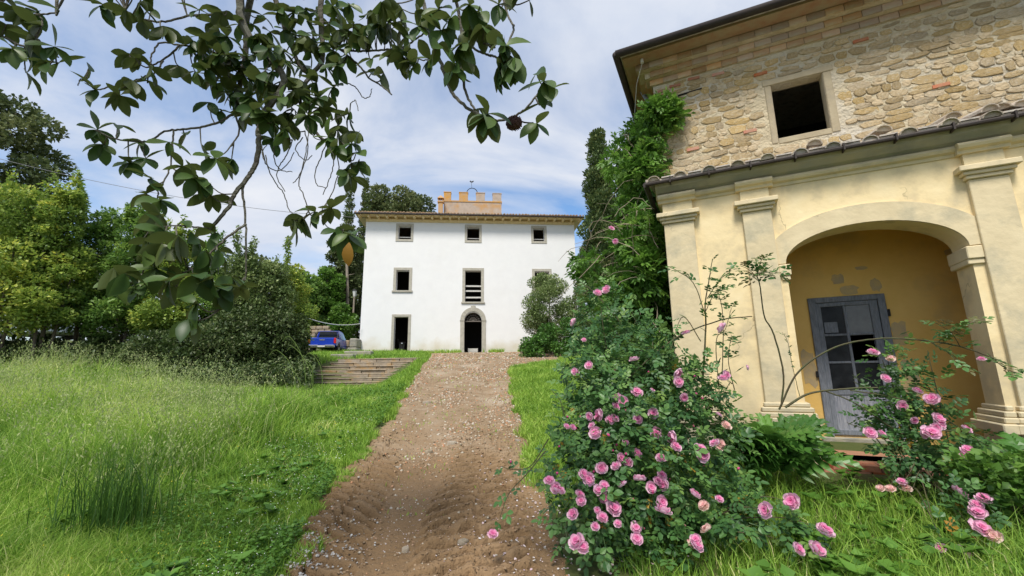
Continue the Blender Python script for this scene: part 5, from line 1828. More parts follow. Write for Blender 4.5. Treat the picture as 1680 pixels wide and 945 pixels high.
# second rose bush in front of the glazed door
RB2 = np.array([4.35, 4.75, .32])
rose2 = thing('rose_bush', 'smaller loose rose bush spreading in front of the grey glazed door', 'rose bush', tuple(RB2))
ell2 = [(1500, 640, 60, 50, 4.9, .3), (1470, 690, 60, 45, 4.9, .3), (1545, 720, 70, 50, 4.7, .3), (1440, 660, 40, 45, 5.0, .25), (1570, 790, 55, 45, 4.4, .25), (1500, 740, 70, 40, 4.7, .25), (1470, 590, 36, 34, 4.9, .2), (1610, 830, 45, 45, 4.2, .22), (1590, 760, 50, 36, 4.5, .22), (1598, 838, 34, 44, 3.75, .18), (1560, 890, 40, 24, 3.6, .14)]
e2w = [(at(u, v, y), ru / FPX * y, rv / FPX * y, dy) for u, v, ru, rv, y, dy in ell2]
P2, d2_ = ell_points(e2w, 960, .3)
n = len(P2)
ld2 = norm(d2_ * .6 + unit_rand(n) * .7 + np.array([0, -.15, -.1]))
up2 = norm(np.array([0, -.45, 1.0]) + unit_rand(n) * .55)
R2 = frames(ld2, up2)
order2 = np.argsort(np.linalg.norm(P2 - EYEP, axis=1) + rng.random(n) * 1.6)
P2, R2 = P2[order2], R2[order2]
for i in range(170):
    put('leaf', rleaf_yel if i % 28 == 0 else rleaf[i % 2], rose2, tuple(P2[i] - RB2), Matrix(R2[i].tolist()), (.145 * rr.uniform(.75, 1.2),) * 3, 'yellowed leaf' if i % 28 == 0 else None)
V, F, T = cloud(ROSEM, P2[170:] - RB2, R2[170:], .145 * (.7 + .6 * rng.random(n - 170)), rng.random(n - 170) ** 1.2)
put('foliage', np_mesh('foliage', V, F, M['rose_leaf'], {'tint': T}), rose2)['kind'] = 'stuff'
m = MB()
for i in range(20):
    e = e2w[i % len(e2w)]
    tip = e[0] + rng.normal(size=3) * np.array([e[1], e[3], e[2]]) * .6
    s = RB2 + np.array([rr.uniform(-.25, .25), rr.uniform(-.1, .15), 0])
    cane(m, [s, (s + tip) / 2 + np.array([0, 0, .22]), tip], .008, .003, 8)
m.build('cane', M['cane'], rose2, off=RB2)
stems(rose2, RB2, rleaf, 0, [
    ([(1350, 640), (1400, 660), (1460, 700), (1505, 730)], 4.95, 4.7, .008, .006, 9, .3, .11),
    ([(1395, 640), (1480, 655), (1540, 680), (1600, 720), (1650, 745)], 4.9, 4.4, .007, .005, 9, .3, .11),
    ([(1530, 705), (1600, 712), (1660, 745)], 4.6, 4.3, .006, .003, 60, 1, .1),
], rr, M['cane'])
stems(rose2, RB2, rleaf, 0, [
    ([(1560, 770), (1590, 810), (1604, 838), (1610, 864)], 4.4, 3.9, .006, .003, 4, .3, .11),
    ([(1520, 770), (1560, 830), (1586, 880), (1584, 900)], 4.4, 3.75, .005, .003, 4, .3, .10),
    ([(1500, 760), (1490, 780), (1480, 792)], 4.5, 4.3, .005, .003, 3, .3, .10),
    ([(1510, 780), (1530, 850), (1544, 895)], 4.4, 3.8, .005, .003, 4, .3, .10),
    ([(1545, 730), (1590, 760), (1612, 778)], 4.6, 4.2, .005, .003, 3, .3, .11),
], rr, M['cane'])
for u, v, y, s in ((1432, 578, 4.75, .10), (1461, 588, 4.75, .07), (1453, 621, 4.75, .085), (1505, 641, 4.7, .085), (1530, 655, 4.55, .12), (1480, 665, 4.7, .09), (1539, 687, 4.5, .10), (1540, 696, 4.5, .10), (1535, 701, 4.45, .08), (1528, 710, 4.4, .13), (1517, 711, 4.45, .08),
                   (1585, 704, 4.45, .085), (1610, 589, 4.35, .06), (1427, 710, 4.7, .11), (1446, 711, 4.7, .07), (1499, 689, 4.6, .07), (1587, 738, 4.25, .09), (1583, 748, 4.25, .08), (1611, 779, 3.95, .088), (1574, 808, 3.9, .098), (1613, 818, 3.65, .088), (1601, 828, 3.62, .075), (1604, 841, 3.58, .096), (1608, 866, 3.5, .105),
                   (1630, 879, 3.45, .08), (1479, 790, 4.3, .07), (1485, 801, 4.3, .085), (1461, 802, 4.3, .07), (1445, 801, 4.3, .06), (1584, 905, 3.45, .08), (1544, 899, 3.45, .06)):
    set_bloom(rose2, RB2, at(u, v, y), s, pale=(u in (1461, 1445, 1630, 1485)), rs=rr)

# ------------------------------------------------------------------ acanthus clumps
def acanthus_mesh(seed):
    """long arching leaf cut into toothed lobes"""
    r = random.Random(seed)
    m = MB()
    vs, fs = [], []
    lobes = 8
    arc = r.uniform(.34, .5)
    stemz = lambda t: arc * math.sin(t * 1.9) - .42 * t * t
    for i in range(lobes + 1):
        t = i / lobes
        vs.append((0, t, stemz(t)))
    for sd in (-1, 1):
        for i in range(lobes):
            t0, t1 = i / lobes, (i + 1) / lobes
            t = (t0 + t1) / 2
            w_ = (.32 * math.sin(min(1, t * 1.1 + .16) * math.pi * .88) + .05) * r.uniform(.88, 1.12)
            b = len(vs)
            fl = r.uniform(-.05, .05)
            z_ = stemz(t)
            # notch, inner, lower tooth, tip, upper tooth, notch
            for wx, ty, dz in ((.22, t0 + .015, .03), (.62, t0 + .02, .035), (.86, t0 + .075, .0), (1.12, t1 + .06, -.06), (.78, t1 + .035, .0), (.55, t1 + .05, .02), (.20, t1 - .005, .03)):
                vs.append((sd * w_ * wx, ty, z_ + dz + fl * wx))
            tri = [(i, b, b + 1), (i, b + 1, b + 6), (i, b + 6, i + 1), (b + 1, b + 2, b + 4), (b + 2, b + 3, b + 4), (b + 1, b + 4, b + 5), (b + 1, b + 5, b + 6)]
            fs += [tuple(reversed(f)) for f in tri] if sd < 0 else tri
    m.add(vs, fs)
    return m.mesh('leaf', M['acanthus'], recalc=False)


am = [acanthus_mesh(50 + i) for i in range(4)]


def acanthus(label, c, n, spread, lmin, lmax, seed, zlift=.0):
    r = random.Random(seed)
    c = np.array(c)
    t = thing('acanthus_plant', label, 'plant', tuple(c), 0, 'acanthus clumps at the portico')
    for i in range(n):
        a = r.uniform(0, 2 * math.pi)
        q = r.random() ** .6 * spread
        s = np.array([math.cos(a) * q, math.sin(a) * q * .7, r.uniform(0, .28) + zlift])
        d = np.array([math.cos(a) + r.gauss(0, .4), math.sin(a) - .35 + r.gauss(0, .3), r.uniform(.25, .95)])
        put('leaf', r.choice(am), t, tuple(s), rotmat(d, (r.gauss(0, .2), -.4, 1)), (r.uniform(lmin, lmax),) * 3)


acanthus('lush acanthus clump with big lobed leaves at the foot of the left pier', (2.98, 5.25, .24), 64, .36, .34, .58, 3, .22)
acanthus('acanthus clump at the right edge beside the portico step', (5.25, 4.55, .30), 34, .38, .32, .55, 6, .05)
p = at(1660, 800, 3.9)
V, F, T = crown_leaves([(np.array([p[0] + random.uniform(-.2, .5), 3.9 + random.uniform(-.2, .3), p[2] + random.uniform(-.35, .2)]), random.uniform(.12, .25)) for i in range(16)], 1300, .07, LEAFW)
pb = np.array([p[0], 3.9, float(ground_h(p[0], 3.9))])
lb = thing('shrub', 'small light green leafy shrub at the right edge of the grass', 'shrub', tuple(pb))
put('foliage', np_mesh('foliage', V - pb, F, M['bright_leaf'], {'tint': T}), lb)['kind'] = 'stuff'
m = MB()
for i in range(7): m.tube([(random.uniform(-.05, .05), 0, 0), (random.uniform(-.2, .4), random.uniform(-.2, .2), p[2] - pb[2] + .1)], [.008, .004], 4)
m.build('stem', M['cane'], lb)

# ------------------------------------------------------------------ magnolia branches reaching in from the left
MGB = np.array([-5.2, 1.0, float(ground_h(-5.2, 1.0))])
mag = thing('magnolia_tree', 'magnolia with dark glossy leaves hanging into the sky from above', 'magnolia tree', tuple(MGB))
mr = random.Random(9)
BR = []          # (points 3D, radii)


def branch(px, y0, y1, r0, r1, n=7, name='branch'):
    k = len(px)
    P3 = [at(u, v, y0 + (y1 - y0) * i / (k - 1)) for i, (u, v) in enumerate(px)]
    m = MB()
    r0 = r0 * .68 if r0 > .014 else r0 * .85
    o = cane(m, P3, r0, r1, n, .03)
    m.build(name, M['mag_bark'], mag, off=MGB)
    BR.append(o)
    return o


branch([(398, -40), (394, 20), (410, 60), (432, 88), (460, 115), (465, 138), (448, 165), (430, 187), (424, 212), (424, 242), (420, 266), (408, 288), (385, 318), (373, 342), (345, 375)], 2.75, 2.75, .045, .012)
branch([(408, 288), (398, 310), (402, 350), (404, 410), (403, 460)], 2.75, 2.8, .012, .005)
branch([(404, 368), (385, 380), (360, 400), (330, 430), (290, 450), (210, 448)], 2.75, 2.5, .010, .005)
branch([(345, 375), (300, 370), (262, 372)], 2.75, 2.55, .008, .004)
branch([(402, 455), (380, 490), (350, 515)], 2.75, 2.6, .007, .004)
branch([(418, -30), (405, 30), (404, 80), (396, 130), (386, 185)], 3.0, 3.05, .04, .018)
branch([(386, 185), (360, 200), (332, 208), (300, 212), (270, 216), (240, 232), (190, 228), (158, 214)], 3.05, 2.75, .015, .005)
branch([(386, 185), (392, 215), (380, 240)], 3.05, 2.9, .010, .005)
branch([(285, 214), (282, 250), (278, 280), (262, 310), (256, 330)], 2.85, 2.7, .008, .004)
branch([(256, 330), (250, 345), (255, 370)], 2.7, 2.6, .006, .004)
branch([(440, -40), (462, 30), (482, 85), (497, 115), (500, 108)], 3.0, 3.1, .035, .012)
branch([(530, -40), (526, 20), (529, 70), (528, 100), (506, 130), (492, 160), (505, 200), (540, 238), (575, 262)], 3.0, 2.9, .035, .009)
branch([(372, 20), (335, 25), (312, 25), (275, 35), (248, 34), (232, 30), (207, 17)], 2.9, 2.6, .012, .005)
branch([(380, 70), (345, 76), (297, 74), (264, 70), (250, 88), (247, 104)], 2.9, 2.7, .010, .005)
branch([(296, 74), (268, 98), (240, 110), (220, 95)], 2.8, 2.7, .009, .004)
branch([(240, 125), (205, 142), (180, 142), (157, 147), (135, 130), (128, 140)], 2.7, 2.5, .008, .003)
branch([(268, 100), (255, 118), (238, 130)], 2.75, 2.7, .008, .004)
branch([(-30, -10), (10, 8), (35, 20), (63, 24), (97, 20)], 2.6, 2.4, .012, .005)
branch([(-30, 45), (5, 60), (35, 75), (70, 80), (95, 95)], 2.6, 2.45, .012, .005)
branch([(63, 24), (70, 38), (58, 60)], 2.5, 2.4, .007, .004)
branch([(686, -40), (694, 0), (706, 60), (722, 100), (738, 145), (760, 172), (790, 190), (806, 198)], 2.5, 2.15, .022, .008)
branch([(742, -40), (748, 0), (756, 40), (758, 110), (764, 150), (778, 180)], 2.3, 2.15, .018, .007)
branch([(756, 48), (775, 62), (795, 72), (812, 78)], 2.3, 2.0, .009, .006)
branch([(762, 60), (778, 80), (800, 90), (812, 93), (832, 105)], 2.3, 2.0, .009, .006)
branch([(806, 198), (830, 196), (858, 182), (878, 160), (895, 135)], 2.15, 2.15, .009, .005)
branch([(836, 202), (856, 200), (880, 204)], 2.15, 2.15, .006, .004)
branch([(560, 82), (595, 84), (625, 82), (660, 78), (685, 62), (703, 50)], 2.9, 2.5, .010, .006)
branch([(555, 78), (590, 108), (605, 128), (625, 140), (643, 156)], 2.9, 2.7, .010, .005)
branch([(545, 125), (565, 133), (585, 145), (596, 160), (607, 158), (610, 145)], 3.0, 2.9, .006, .003)
branch([(575, 170), (583, 165), (588, 182)], 2.9, 2.8, .004, .003)
branch([(660, 78), (690, 98), (705, 97)], 2.6, 2.5, .006, .004)
branch([(820, -20), (835, 30), (843, 45), (835, 70)], 2.2, 2.0, .008, .006)
branch([(460, 135), (485, 150), (500, 165)], 2.8, 3.0, .012, .006)
# thin looping twigs that hang without leaves
for px in ([(430, 240), (436, 268), (452, 280), (470, 272), (482, 250)], [(450, 240), (450, 262), (462, 280), (480, 282)], [(480, 230), (470, 255), (460, 270), (455, 290), (468, 315)], [(500, 215), (505, 245), (495, 280), (482, 300)],
           [(535, 235), (525, 262), (517, 280), (520, 303), (535, 308)], [(540, 240), (548, 262), (542, 290), (530, 320)], [(436, 255), (440, 275), (452, 300), (466, 318), (472, 340), (482, 352), (497, 360)], [(556, 200), (552, 245), (556, 280), (543, 320), (528, 345), (533, 368), (552, 380), (563, 376)],
           [(497, 360), (505, 345), (498, 320), (490, 300), (500, 262), (505, 225), (505, 205)], [(575, 262), (577, 275), (572, 290), (577, 296)], [(436, 268), (430, 250), (440, 235)], [(505, 205), (520, 228), (556, 228)], [(563, 376), (566, 395), (575, 400)], [(497, 225), (485, 245), (500, 262), (512, 255)]):
    branch(px, 2.85 + mr.uniform(-.15, .15), 2.85 + mr.uniform(-.15, .15), .005, .003, 6, 'twig')
# trunk and the limbs above the frame
m = MB()
m.tube([(0, 0, -.3), (.05, .03, 1.2), (.1, .1, 2.6), (.25, .25, 3.6), (.55, .45, 4.6)], [.28, .21, .19, .17, .13], 10)
m.build('trunk', M['mag_bark'], mag)
for u, y, r in ((398, 2.75, .05), (418, 3.0, .05), (440, 3.0, .045), (530, 3.0, .045), (690, 2.5, .04), (745, 2.3, .035), (0, 2.6, .03)):
    e = at(u, -42 if u else 0, y) - MGB
    s = np.array([.3, .3, 3.7]) if u else np.array([.1, .1, 2.4])
    m = MB()
    j = lambda q: np.array([mr.gauss(0, q), mr.gauss(0, q), mr.gauss(0, q * .7)])
    up_ = e + np.array([-.05, .05, .42])
    cane(m, [s, s * .72 + up_ * .28 + np.array([0, 0, .30]) + j(.12), s * .4 + up_ * .6 + np.array([0, 0, .42]) + j(.14), s * .12 + up_ * .88 + np.array([0, 0, .22]) + j(.05), e + np.array([-.02, .02, .12]), e], r * 1.3, r * .68, 9)
    m.build('branch', M['mag_bark'], mag)


def mag_leaf_mb(seed):
    r = random.Random(seed)
    m = MB()
    curl = r.uniform(-.38, .0)
    fold = r.uniform(.08, .22)
    tw = r.uniform(-.3, .3)
    sec = [(0, .03), (.14, .12), (.32, .22), (.55, .26), (.76, .205), (.90, .11), (1.0, .0)]
    vs, fs = [], []
    for t, w_ in sec:
        z = curl * t * t
        for e in (-1, 0, 1):
            vs.append((e * w_, t, z + abs(e) * fold * w_ * 2 + e * tw * w_ * t))
    for i in range(len(sec) - 1):
        for k in range(2):
            fs.append((i * 3 + k, i * 3 + k + 1, i * 3 + 4 + k, i * 3 + 3 + k))
    m.add(vs, fs)
    return m


mlm = [mag_leaf_mb(600 + i).mesh('leaf', M['mag_leaf'], smooth=True, recalc=False) for i in range(8)]
mly = mag_leaf_mb(700).mesh('leaf', M['mag_yellow'], smooth=True, recalc=False)
allb = np.array([p for o in BR for p in o])
# rosettes: u, v, leaf length factor, hang (0 = spreading, 1 = hanging straight down), number of leaves
ros = """30,17 63,20 97,17:1 10,40 67,43 57,63 20,80 50,82 90,77 97,103:3 77,103 43,120 -20,30 -25,90 170,8 207,17 233,33 227,5 267,43 248,15:2 213,90 230,97 245,110 147,106:2 157,147 197,157 243,133 213,130
160,213 193,205:3 170,237 233,232 240,260 213,267 248,293 307,217:2 277,233:3 333,247 300,273:b 353,260:b 380,262 343,303 320,290:b 320,117:3 293,108 317,67 327,17 350,38 333,83 337,113 360,90 343,168:2 363,182:3 377,103 373,60 410,113 417,143 410,160 393,143 340,58 447,117 433,133 443,53
473,50 483,20 500,107 487,67 513,60 533,107 547,83 540,40 463,160 483,180 447,200 467,212 447,227 497,153 523,177 547,143 550,207 540,225 553,240 553,180 517,160 400,190 520,20 560,25 570,60 505,35 460,15 430,25 415,90 520,135
372,90 380,110 405,100 425,70 440,60 415,40 450,95 465,85 485,60 500,60 520,75 540,70 555,50 580,40 590,60 615,45 640,45 365,135 385,160 415,180 440,185 470,185 480,150 505,165 525,160 345,110 335,60 360,50 400,125
365,20 355,65 345,95 352,125 368,150 385,150 400,165 440,80 455,140 470,100 490,130 510,85 530,60 555,105 570,90 500,15 475,30 545,10 385,95 420,60 370,120 392,40 428,120 483,205 507,190 435,150
573,8 567,50 603,20 597,57 633,57 660,43 643,25 583,72 620,40 670,57 650,87 663,95 683,17 687,43:b 683,103 707,97 673,83 720,15:b 723,50:b 720,72:b 757,73:h 773,47:b 787,20:b 818,8:b 747,108 760,100 610,97:3 630,120 610,118:3 705,22 740,30:b 660,15 625,5 770,8:b 795,45:h
827,67:b 832,88:H 822,105:H 842,95:H 830,75:b 893,133:b 880,120:2 890,168:2 909,145:3 881,203:4 800,187:b 795,190:h 785,178:2 868,0:2
573,187 577,215 577,235 570,283 590,265 585,250 240,318 263,328 347,322 250,360 263,352 303,362:2 230,395 247,393:b 243,412 293,388:b 320,388:b 353,382 187,440:b 207,450:b 197,462 233,465:b 280,460:b 287,470 337,412:h 360,412:b 350,456:b 365,472 393,472 323,498:b 310,524:b
ABOVE 483,362:h 497,356 517,348 543,342 553,378 577,290 490,355 563,373 577,393 572,385:b 265,400:b 300,415 255,440 325,450:b 380,455:b 270,378:b"""
leaves = []
above = ' '.join('%d,%d' % (u_ + mr.uniform(-16, 16), mr.uniform(-150, -22)) for u_ in list(range(100, 900, 11)) + list(range(330, 620, 12)))
for tok in ros.replace('ABOVE', above).split():
    a, _, fl = tok.partition(':')
    u, v = map(float, a.split(','))
    rough = np.array([u, v])
    # distance from the viewer follows the nearest branch
    best, by = 1e9, 2.8
    for o in BR:
        for q in o[::3]:
            c = CM.T @ (np.array(q) - EYEP)
            uu, vv = 840 + FPX * c[0] / c[2], 472.5 - FPX * c[1] / c[2]
            dd = (uu - u) ** 2 + (vv - v) ** 2
            if dd < best: best, by, bq = dd, q[1], np.array(q)
    y = by + mr.uniform(-.12, .06) - (.1 if fl in ('b', 'h', 'H') else 0)
    c = at(u, v, y)
    if best > 36:
        m = MB(); cane(m, [bq, (bq + c) / 2 + np.array([0, 0, -.03]), c], .005, .0035, 4, .01); m.build('twig', M['mag_bark'], mag, off=MGB)
    nl = int(fl) if fl.isdigit() else 5 if fl == 'b' else mr.choice((4, 5, 6, 7))
    ln = {'b': .150, 'h': .175, 'H': .185}.get(fl, .138)
    if u > 690: ln *= .92
    axis = np.array([mr.gauss(0, .4), mr.gauss(-.25, .4), mr.gauss(-.15, .35)])
    axis = axis / np.linalg.norm(axis)
    e1 = np.cross(axis, [.3, .2, 1.0]); e1 /= np.linalg.norm(e1)
    e2 = np.cross(axis, e1)
    for i in range(nl):
        a_ = 2 * math.pi * i / nl + mr.uniform(-.35, .35)
        rad = e1 * math.cos(a_) + e2 * math.sin(a_)
        el = mr.uniform(.9, 1.45)
        d = axis * math.cos(el) + rad * math.sin(el) + np.array([0, 0, {'h': -1.2, 'H': -2.0}.get(fl, -.62)])
        up_ = axis * .8 + np.array([0, 0, 1.0]) + np.array([mr.gauss(0, .25), mr.gauss(0, .25), 0])
        leaves.append((c, d, up_, ln * mr.uniform(.72, 1.15), np.linalg.norm(c - EYEP) * (9 if v < -15 else 1)))
leaves.sort(key=lambda q: -q[3] / q[4])
for c, d, up_, ln, _ in leaves[:300]:
    put('leaf', mr.choice(mlm), mag, tuple(c - MGB), rotmat(d, up_), (ln,) * 3)
rest = leaves[300:]
base = (np.array(mag_leaf_mb(601).v), np.array(mag_leaf_mb(601).f))
parts_ = []
for s in range(4):
    sub = rest[s::4]
    b_ = mag_leaf_mb(610 + s)
    parts_.append(cloud((np.array(b_.v), np.array(b_.f)), np.array([q[0] - MGB for q in sub]), frames(np.array([q[1] for q in sub]), np.array([q[2] for q in sub])), np.array([q[3] for q in sub]), rng.random(len(sub))))
V, F, T = join(parts_)
put('foliage', np_mesh('foliage', V, F, M['mag_leaf_mass'], {'tint': T}, smooth=True), mag)['kind'] = 'stuff'
for u, v, d in ((573, 410, (-.1, 0, -1)),):
    c = at(u, v - 12, 2.35)
    put('leaf', mly, mag, tuple(c - MGB), rotmat(np.array(d), np.array([0, -1, .3])), (.13,) * 3, 'dying orange brown leaf')
m = MB()
m.lathe([(.004, -.045), (.026, -.035), (.036, -.01), (.034, .02), (.018, .042), (.004, .046)], 12)
for i in range(60):
    t = i * 2.399; zz = -.04 + .08 * i / 60
    r_ = .036 * math.sqrt(max(.05, 1 - (zz / .047) ** 2))
    m.tube([(r_ * .9 * math.cos(t), r_ * .9 * math.sin(t), zz), (r_ * 1.22 * math.cos(t), r_ * 1.22 * math.sin(t), zz + .006)], [.006, .001], 4, False)
m.build('seed_cone', M['cone'], mag, loc=tuple(at(843, 202, 2.12) - MGB), rot=(0, 1.4, 0))


# ------------------------------------------------------------------ grass, flowers, gravel
def blades(x, y, h, wdt, lean, tint, zoff=0.0):
    n = len(x)
    g = ground_h(x, y) - .02 + zoff
    a = rng.random(n) * 2 * math.pi
    dxy = np.stack([np.cos(a), np.sin(a)], -1)
    la = a + rng.normal(size=n) * 1.0
    lv = np.stack([np.cos(la), np.sin(la)], -1) * (lean * h)[:, None]
    b0 = np.stack([x, y, g], -1)
    side = np.concatenate([dxy, np.zeros((n, 1))], 1) * wdt[:, None] * .5
    l3 = np.concatenate([lv, np.zeros((n, 1))], 1)
    p1 = b0 + l3 * .28 + np.array([0, 0, 1.0]) * (h * .55)[:, None]
    p2 = b0 + l3 + np.array([0, 0, 1.0]) * (h * (1 - .35 * lean))[:, None]
    V = np.stack([b0 - side, b0 + side, p1 + side * .8, p1 - side * .8, p2], 1).reshape(-1, 3)
    k = (np.arange(n) * 5)[:, None, None]
    F = (np.array([(0, 1, 2), (0, 2, 3), (3, 2, 4)])[None] + k).reshape(-1, 3)
    return V, F, np.repeat(tint, 5)


def frustum_xy(n, y0, y1, power, xa, xb):
    """ground points with density falling off with distance"""
    t = rng.random(n)
    if power == 1: y = y0 * (y1 / y0) ** t
    else: y = (y0 ** (1 - power) + t * (y1 ** (1 - power) - y0 ** (1 - power))) ** (1 / (1 - power))
    x = xa + (xb - xa) * rng.random(n)
    return x, y


def inside_stairs(x, y): return (x > -10.9 + (y - 20) * .6) & (x < -4.95) & (y > 19.85) & (y < 22.9)


def house_xy(x, y):
    dx, dy = x - 4.18146, y - 6.12855
    return ca * dx + sa * dy, -sa * dx + ca * dy


def keep_out(x, y):
    hx, hy = house_xy(x, y)
    return ~inside_stairs(x, y) & ~((hx > -1.9) & (hy > -.15)) & ~((hx > -.2) & (hx < 2.35) & (hy > -.62)) & (y < 35.2 + .087 * (x + 3.3))


parts_ = []
# tall meadow on the left
n = 260000
y = frustum_xy(n, 2.6, 17.5, 1.25, 0, 1)[1]
x = -(rng.random(n)) * (y * 1.32 + 2.2)
d = xl(y) - x
tall = smoothstep(.7, 2.6, d) * smoothstep(19, 16, y)
ok = (d > .02 + .25 * fbm(x * 2, y * 2, 2, 71)) & keep_out(x, y) & (rng.random(n) < .25 + 1.6 * smoothstep(.34, .62, fbm(x * 2.3, y * 2.3, 3, 72))) & (rng.random(n) < .3 + .7 * smoothstep(0, .6, d))
x, y, d, tall = x[ok], y[ok], d[ok], tall[ok]
pn = fbm(x * .8, y * .8, 3, 81)
far_ = smoothstep(5, 11, y)
tall = tall * (1 - .72 * smoothstep(9, 13, y) * smoothstep(8.0, 5.0, d))
h = (.12 + .16 * rng.random(len(x))) * (1 - tall) + tall * (.26 + .34 * rng.random(len(x)) + .40 * far_ * rng.random(len(x))) * (.35 + .6 * pn + .8 * smoothstep(.4, .68, fbm(x * .45, y * .45, 2, 82)))
tint = np.clip(.14 + .55 * rng.random(len(x)) ** 1.5 + .9 * (pn - .5) + .5 * (fbm(x * 2.6, y * 2.6, 2, 84) - .5) + .28 * tall * far_, 0, 1)
tint = np.where(rng.random(len(x)) < .03, 1.0, tint)
parts_.append(blades(x, y, h, .0035 + .0011 * y + .002 * rng.random(len(x)), .15 + .8 * rng.random(len(x)) ** 1.2, tint))
# short verge beside the track and lawn by the villa
n = 90000
y = frustum_xy(n, 3, 35, 1.0, 0, 1)[1]
x = xl(y) + .3 - rng.random(n) ** 1.3 * (1.6 + .22 * y)
ok = keep_out(x, y) & (in_track(x, y) < .9 * (fbm(x * 1.6, y * 1.6, 3, 73) - .42))
x, y = x[ok], y[ok]
h = (.05 + .11 * rng.random(len(x))) * (1 + .06 * y) * (.55 + .9 * fbm(x * 1.3, y * 1.3, 2, 75))
parts_.append(blades(x, y, h, .004 + .0013 * y, .2 + .6 * rng.random(len(x)), np.clip(.15 + .42 * rng.random(len(x)) + .3 * (fbm(x, y, 2, 77) - .5), 0, 1)))
# right verge and the grass in front of the portico
n = 120000
y = frustum_xy(n, 1.6, 26, 1.35, 0, 1)[1]
x = xr(y) - .3 + rng.random(n) * (2.6 + y * 1.2)
d2 = x - xr(y)
ok = keep_out(x, y) & (d2 > .12 + .7 * smoothstep(5.4, 4.2, y) * smoothstep(1.6, .2, d2) - .8 * (fbm(x * 1.8, y * 1.8, 3, 83) - .2)) & (x < 12)
x, y, d2 = x[ok], y[ok], d2[ok]
h = (.09 + .15 * rng.random(len(x)) + .24 * rng.random(len(x)) ** 4) * (.7 + .7 * fbm(x * 1.4, y * 1.4, 2, 85)) * (.6 + .4 * smoothstep(.2, 1.6, d2)) * np.where(y > 9, .9, .95)
hx_, hy_ = house_xy(x, y)
h = h * (1 - .75 * smoothstep(-1.5, -.9, hy_) * smoothstep(-.6, -.1, hx_) * smoothstep(2.6, 2.0, hx_))
parts_.append(blades(x, y, h, .0035 + .0013 * y, .15 + .7 * rng.random(len(x)), np.where(rng.random(len(x)) < .025, 1.0, np.clip(.10 + .5 * rng.random(len(x)) ** 1.3 + .7 * (fbm(x * 1.6, y * 1.6, 3, 87) - .5), 0, 1))))
n = 42000
y = frustum_xy(n, 6, 23, .8, 0, 1)[1]
x = xr(y) - .35 + 2.4 * rng.random(n)
ok = keep_out(x, y) & (x - xr(y) > .05 - .8 * (fbm(x * 1.8, y * 1.8, 3, 83) - .2))
x, y = x[ok], y[ok]
h = (.06 + .14 * rng.random(len(x))) * (1 + .03 * y) * (.5 + .9 * fbm(x * 1.3, y * 1.3, 2, 75))
parts_.append(blades(x, y, h, .004 + .0013 * y, .3 + .7 * rng.random(len(x)), np.clip(.22 + .42 * rng.random(len(x)) + .4 * (fbm(x, y, 2, 77) - .5), 0, 1)))
# ragged tufts along the foot of the villa and in the track
n = 5000
x = rng.uniform(-12.5, 5.5, n); y = 35.9 + .087 * (x + 3.35) - .12 - .7 * rng.random(n) ** 2
ok = (x < -9) | ((x > -7.7) & (fbm(x * .8, y * 0, 2, 91) > .52)) | (x < -8.6) | ((x > -10.4) & (x < -8.8))
ok &= ~((np.abs(x + 3.35) < .9))
x, y = x[ok], y[ok]
h = .12 + .32 * rng.random(len(x)) * (.4 + fbm(x * 1.2, y, 2, 93))
parts_.append(blades(x, y, h, np.full(len(x), .03), .2 + .5 * rng.random(len(x)), .2 + .55 * rng.random(len(x))))
n = 2600
y = frustum_xy(n, 5, 30, .6, 0, 1)[1]
x = xl(y) + (xr(y) - xl(y)) * rng.random(n)
kk = (x - xl(y)) / (xr(y) - xl(y))
ok = (fbm(x * 2.4, y * 2.4, 3, 141) > .60 - .05 * np.exp(-((kk - .48) / .1) ** 2)) & keep_out(x, y)
x, y = x[ok], y[ok]
parts_.append(blades(x, y, .03 + .06 * rng.random(len(x)), .004 + .0012 * y, .3 + .6 * rng.random(len(x)), .2 + .5 * rng.random(len(x)), .03))
V, F, T = join(parts_)
tag(put('grass', np_mesh('grass', V, F, M['grass'], {'tint': T})), 'green meadow grass and short verge grass on both sides of the track', 'grass', kind='stuff')

# seed heads of wild oats
n = 15000
y = frustum_xy(n, 5.0, 16.5, .2, 0, 1)[1]
x = -(rng.random(n)) * (y * 1.3 + 1.5)
d = xl(y) - x
pn = fbm(x * .55, y * .55, 3, 95)
ok = (d > 1.6 + 3.2 * smoothstep(9, 13, y)) & (rng.random(n) < smoothstep(.34, .60, pn) * smoothstep(4.5, 9.5, y) + .10) & keep_out(x, y)
x, y = x[ok], y[ok]
n = len(x)
h = (.55 + .45 * rng.random(n)) * (.75 + .75 * smoothstep(.4, .66, fbm(x * .45, y * .45, 2, 82)) * smoothstep(5, 10, y))
a = rng.random(n) * 6.283
lean = .12 + .3 * rng.random(n)
tip = np.stack([x + np.cos(a) * lean, y + np.sin(a) * lean, ground_h(x, y) + h], -1)
parts_ = [blades(x, y, h, .004 + .0006 * y, lean, .45 + .4 * rng.random(n))]
K = 9
ft = np.repeat(np.linspace(0, 1, K)[None], n, 0).reshape(-1)
base_p = np.repeat(tip, K, 0) - np.stack([np.repeat(np.cos(a), K) * .10 * ft, np.repeat(np.sin(a), K) * .10 * ft, .24 * ft], -1)
pos = base_p + rng.normal(size=(n * K, 3)) * np.stack([.035 * (.3 + ft), .035 * (.3 + ft), .015 * np.ones_like(ft)], -1)
dd = norm(np.array([0, 0, -1.0]) + .55 * rng.normal(size=(n * K, 3)))
parts_.append(cloud((np.array([(0, 0, 0), (-.17, .45, 0), (0, 1, 0), (.17, .45, 0)]), np.array([(0, 2, 1), (0, 3, 2)])), pos, frames(dd, unit_rand(n * K)), .050 * (.7 + .6 * rng.random(n * K)), np.clip(.2 + .8 * rng.random(n * K), 0, 1)))
V, F, T = join(parts_)
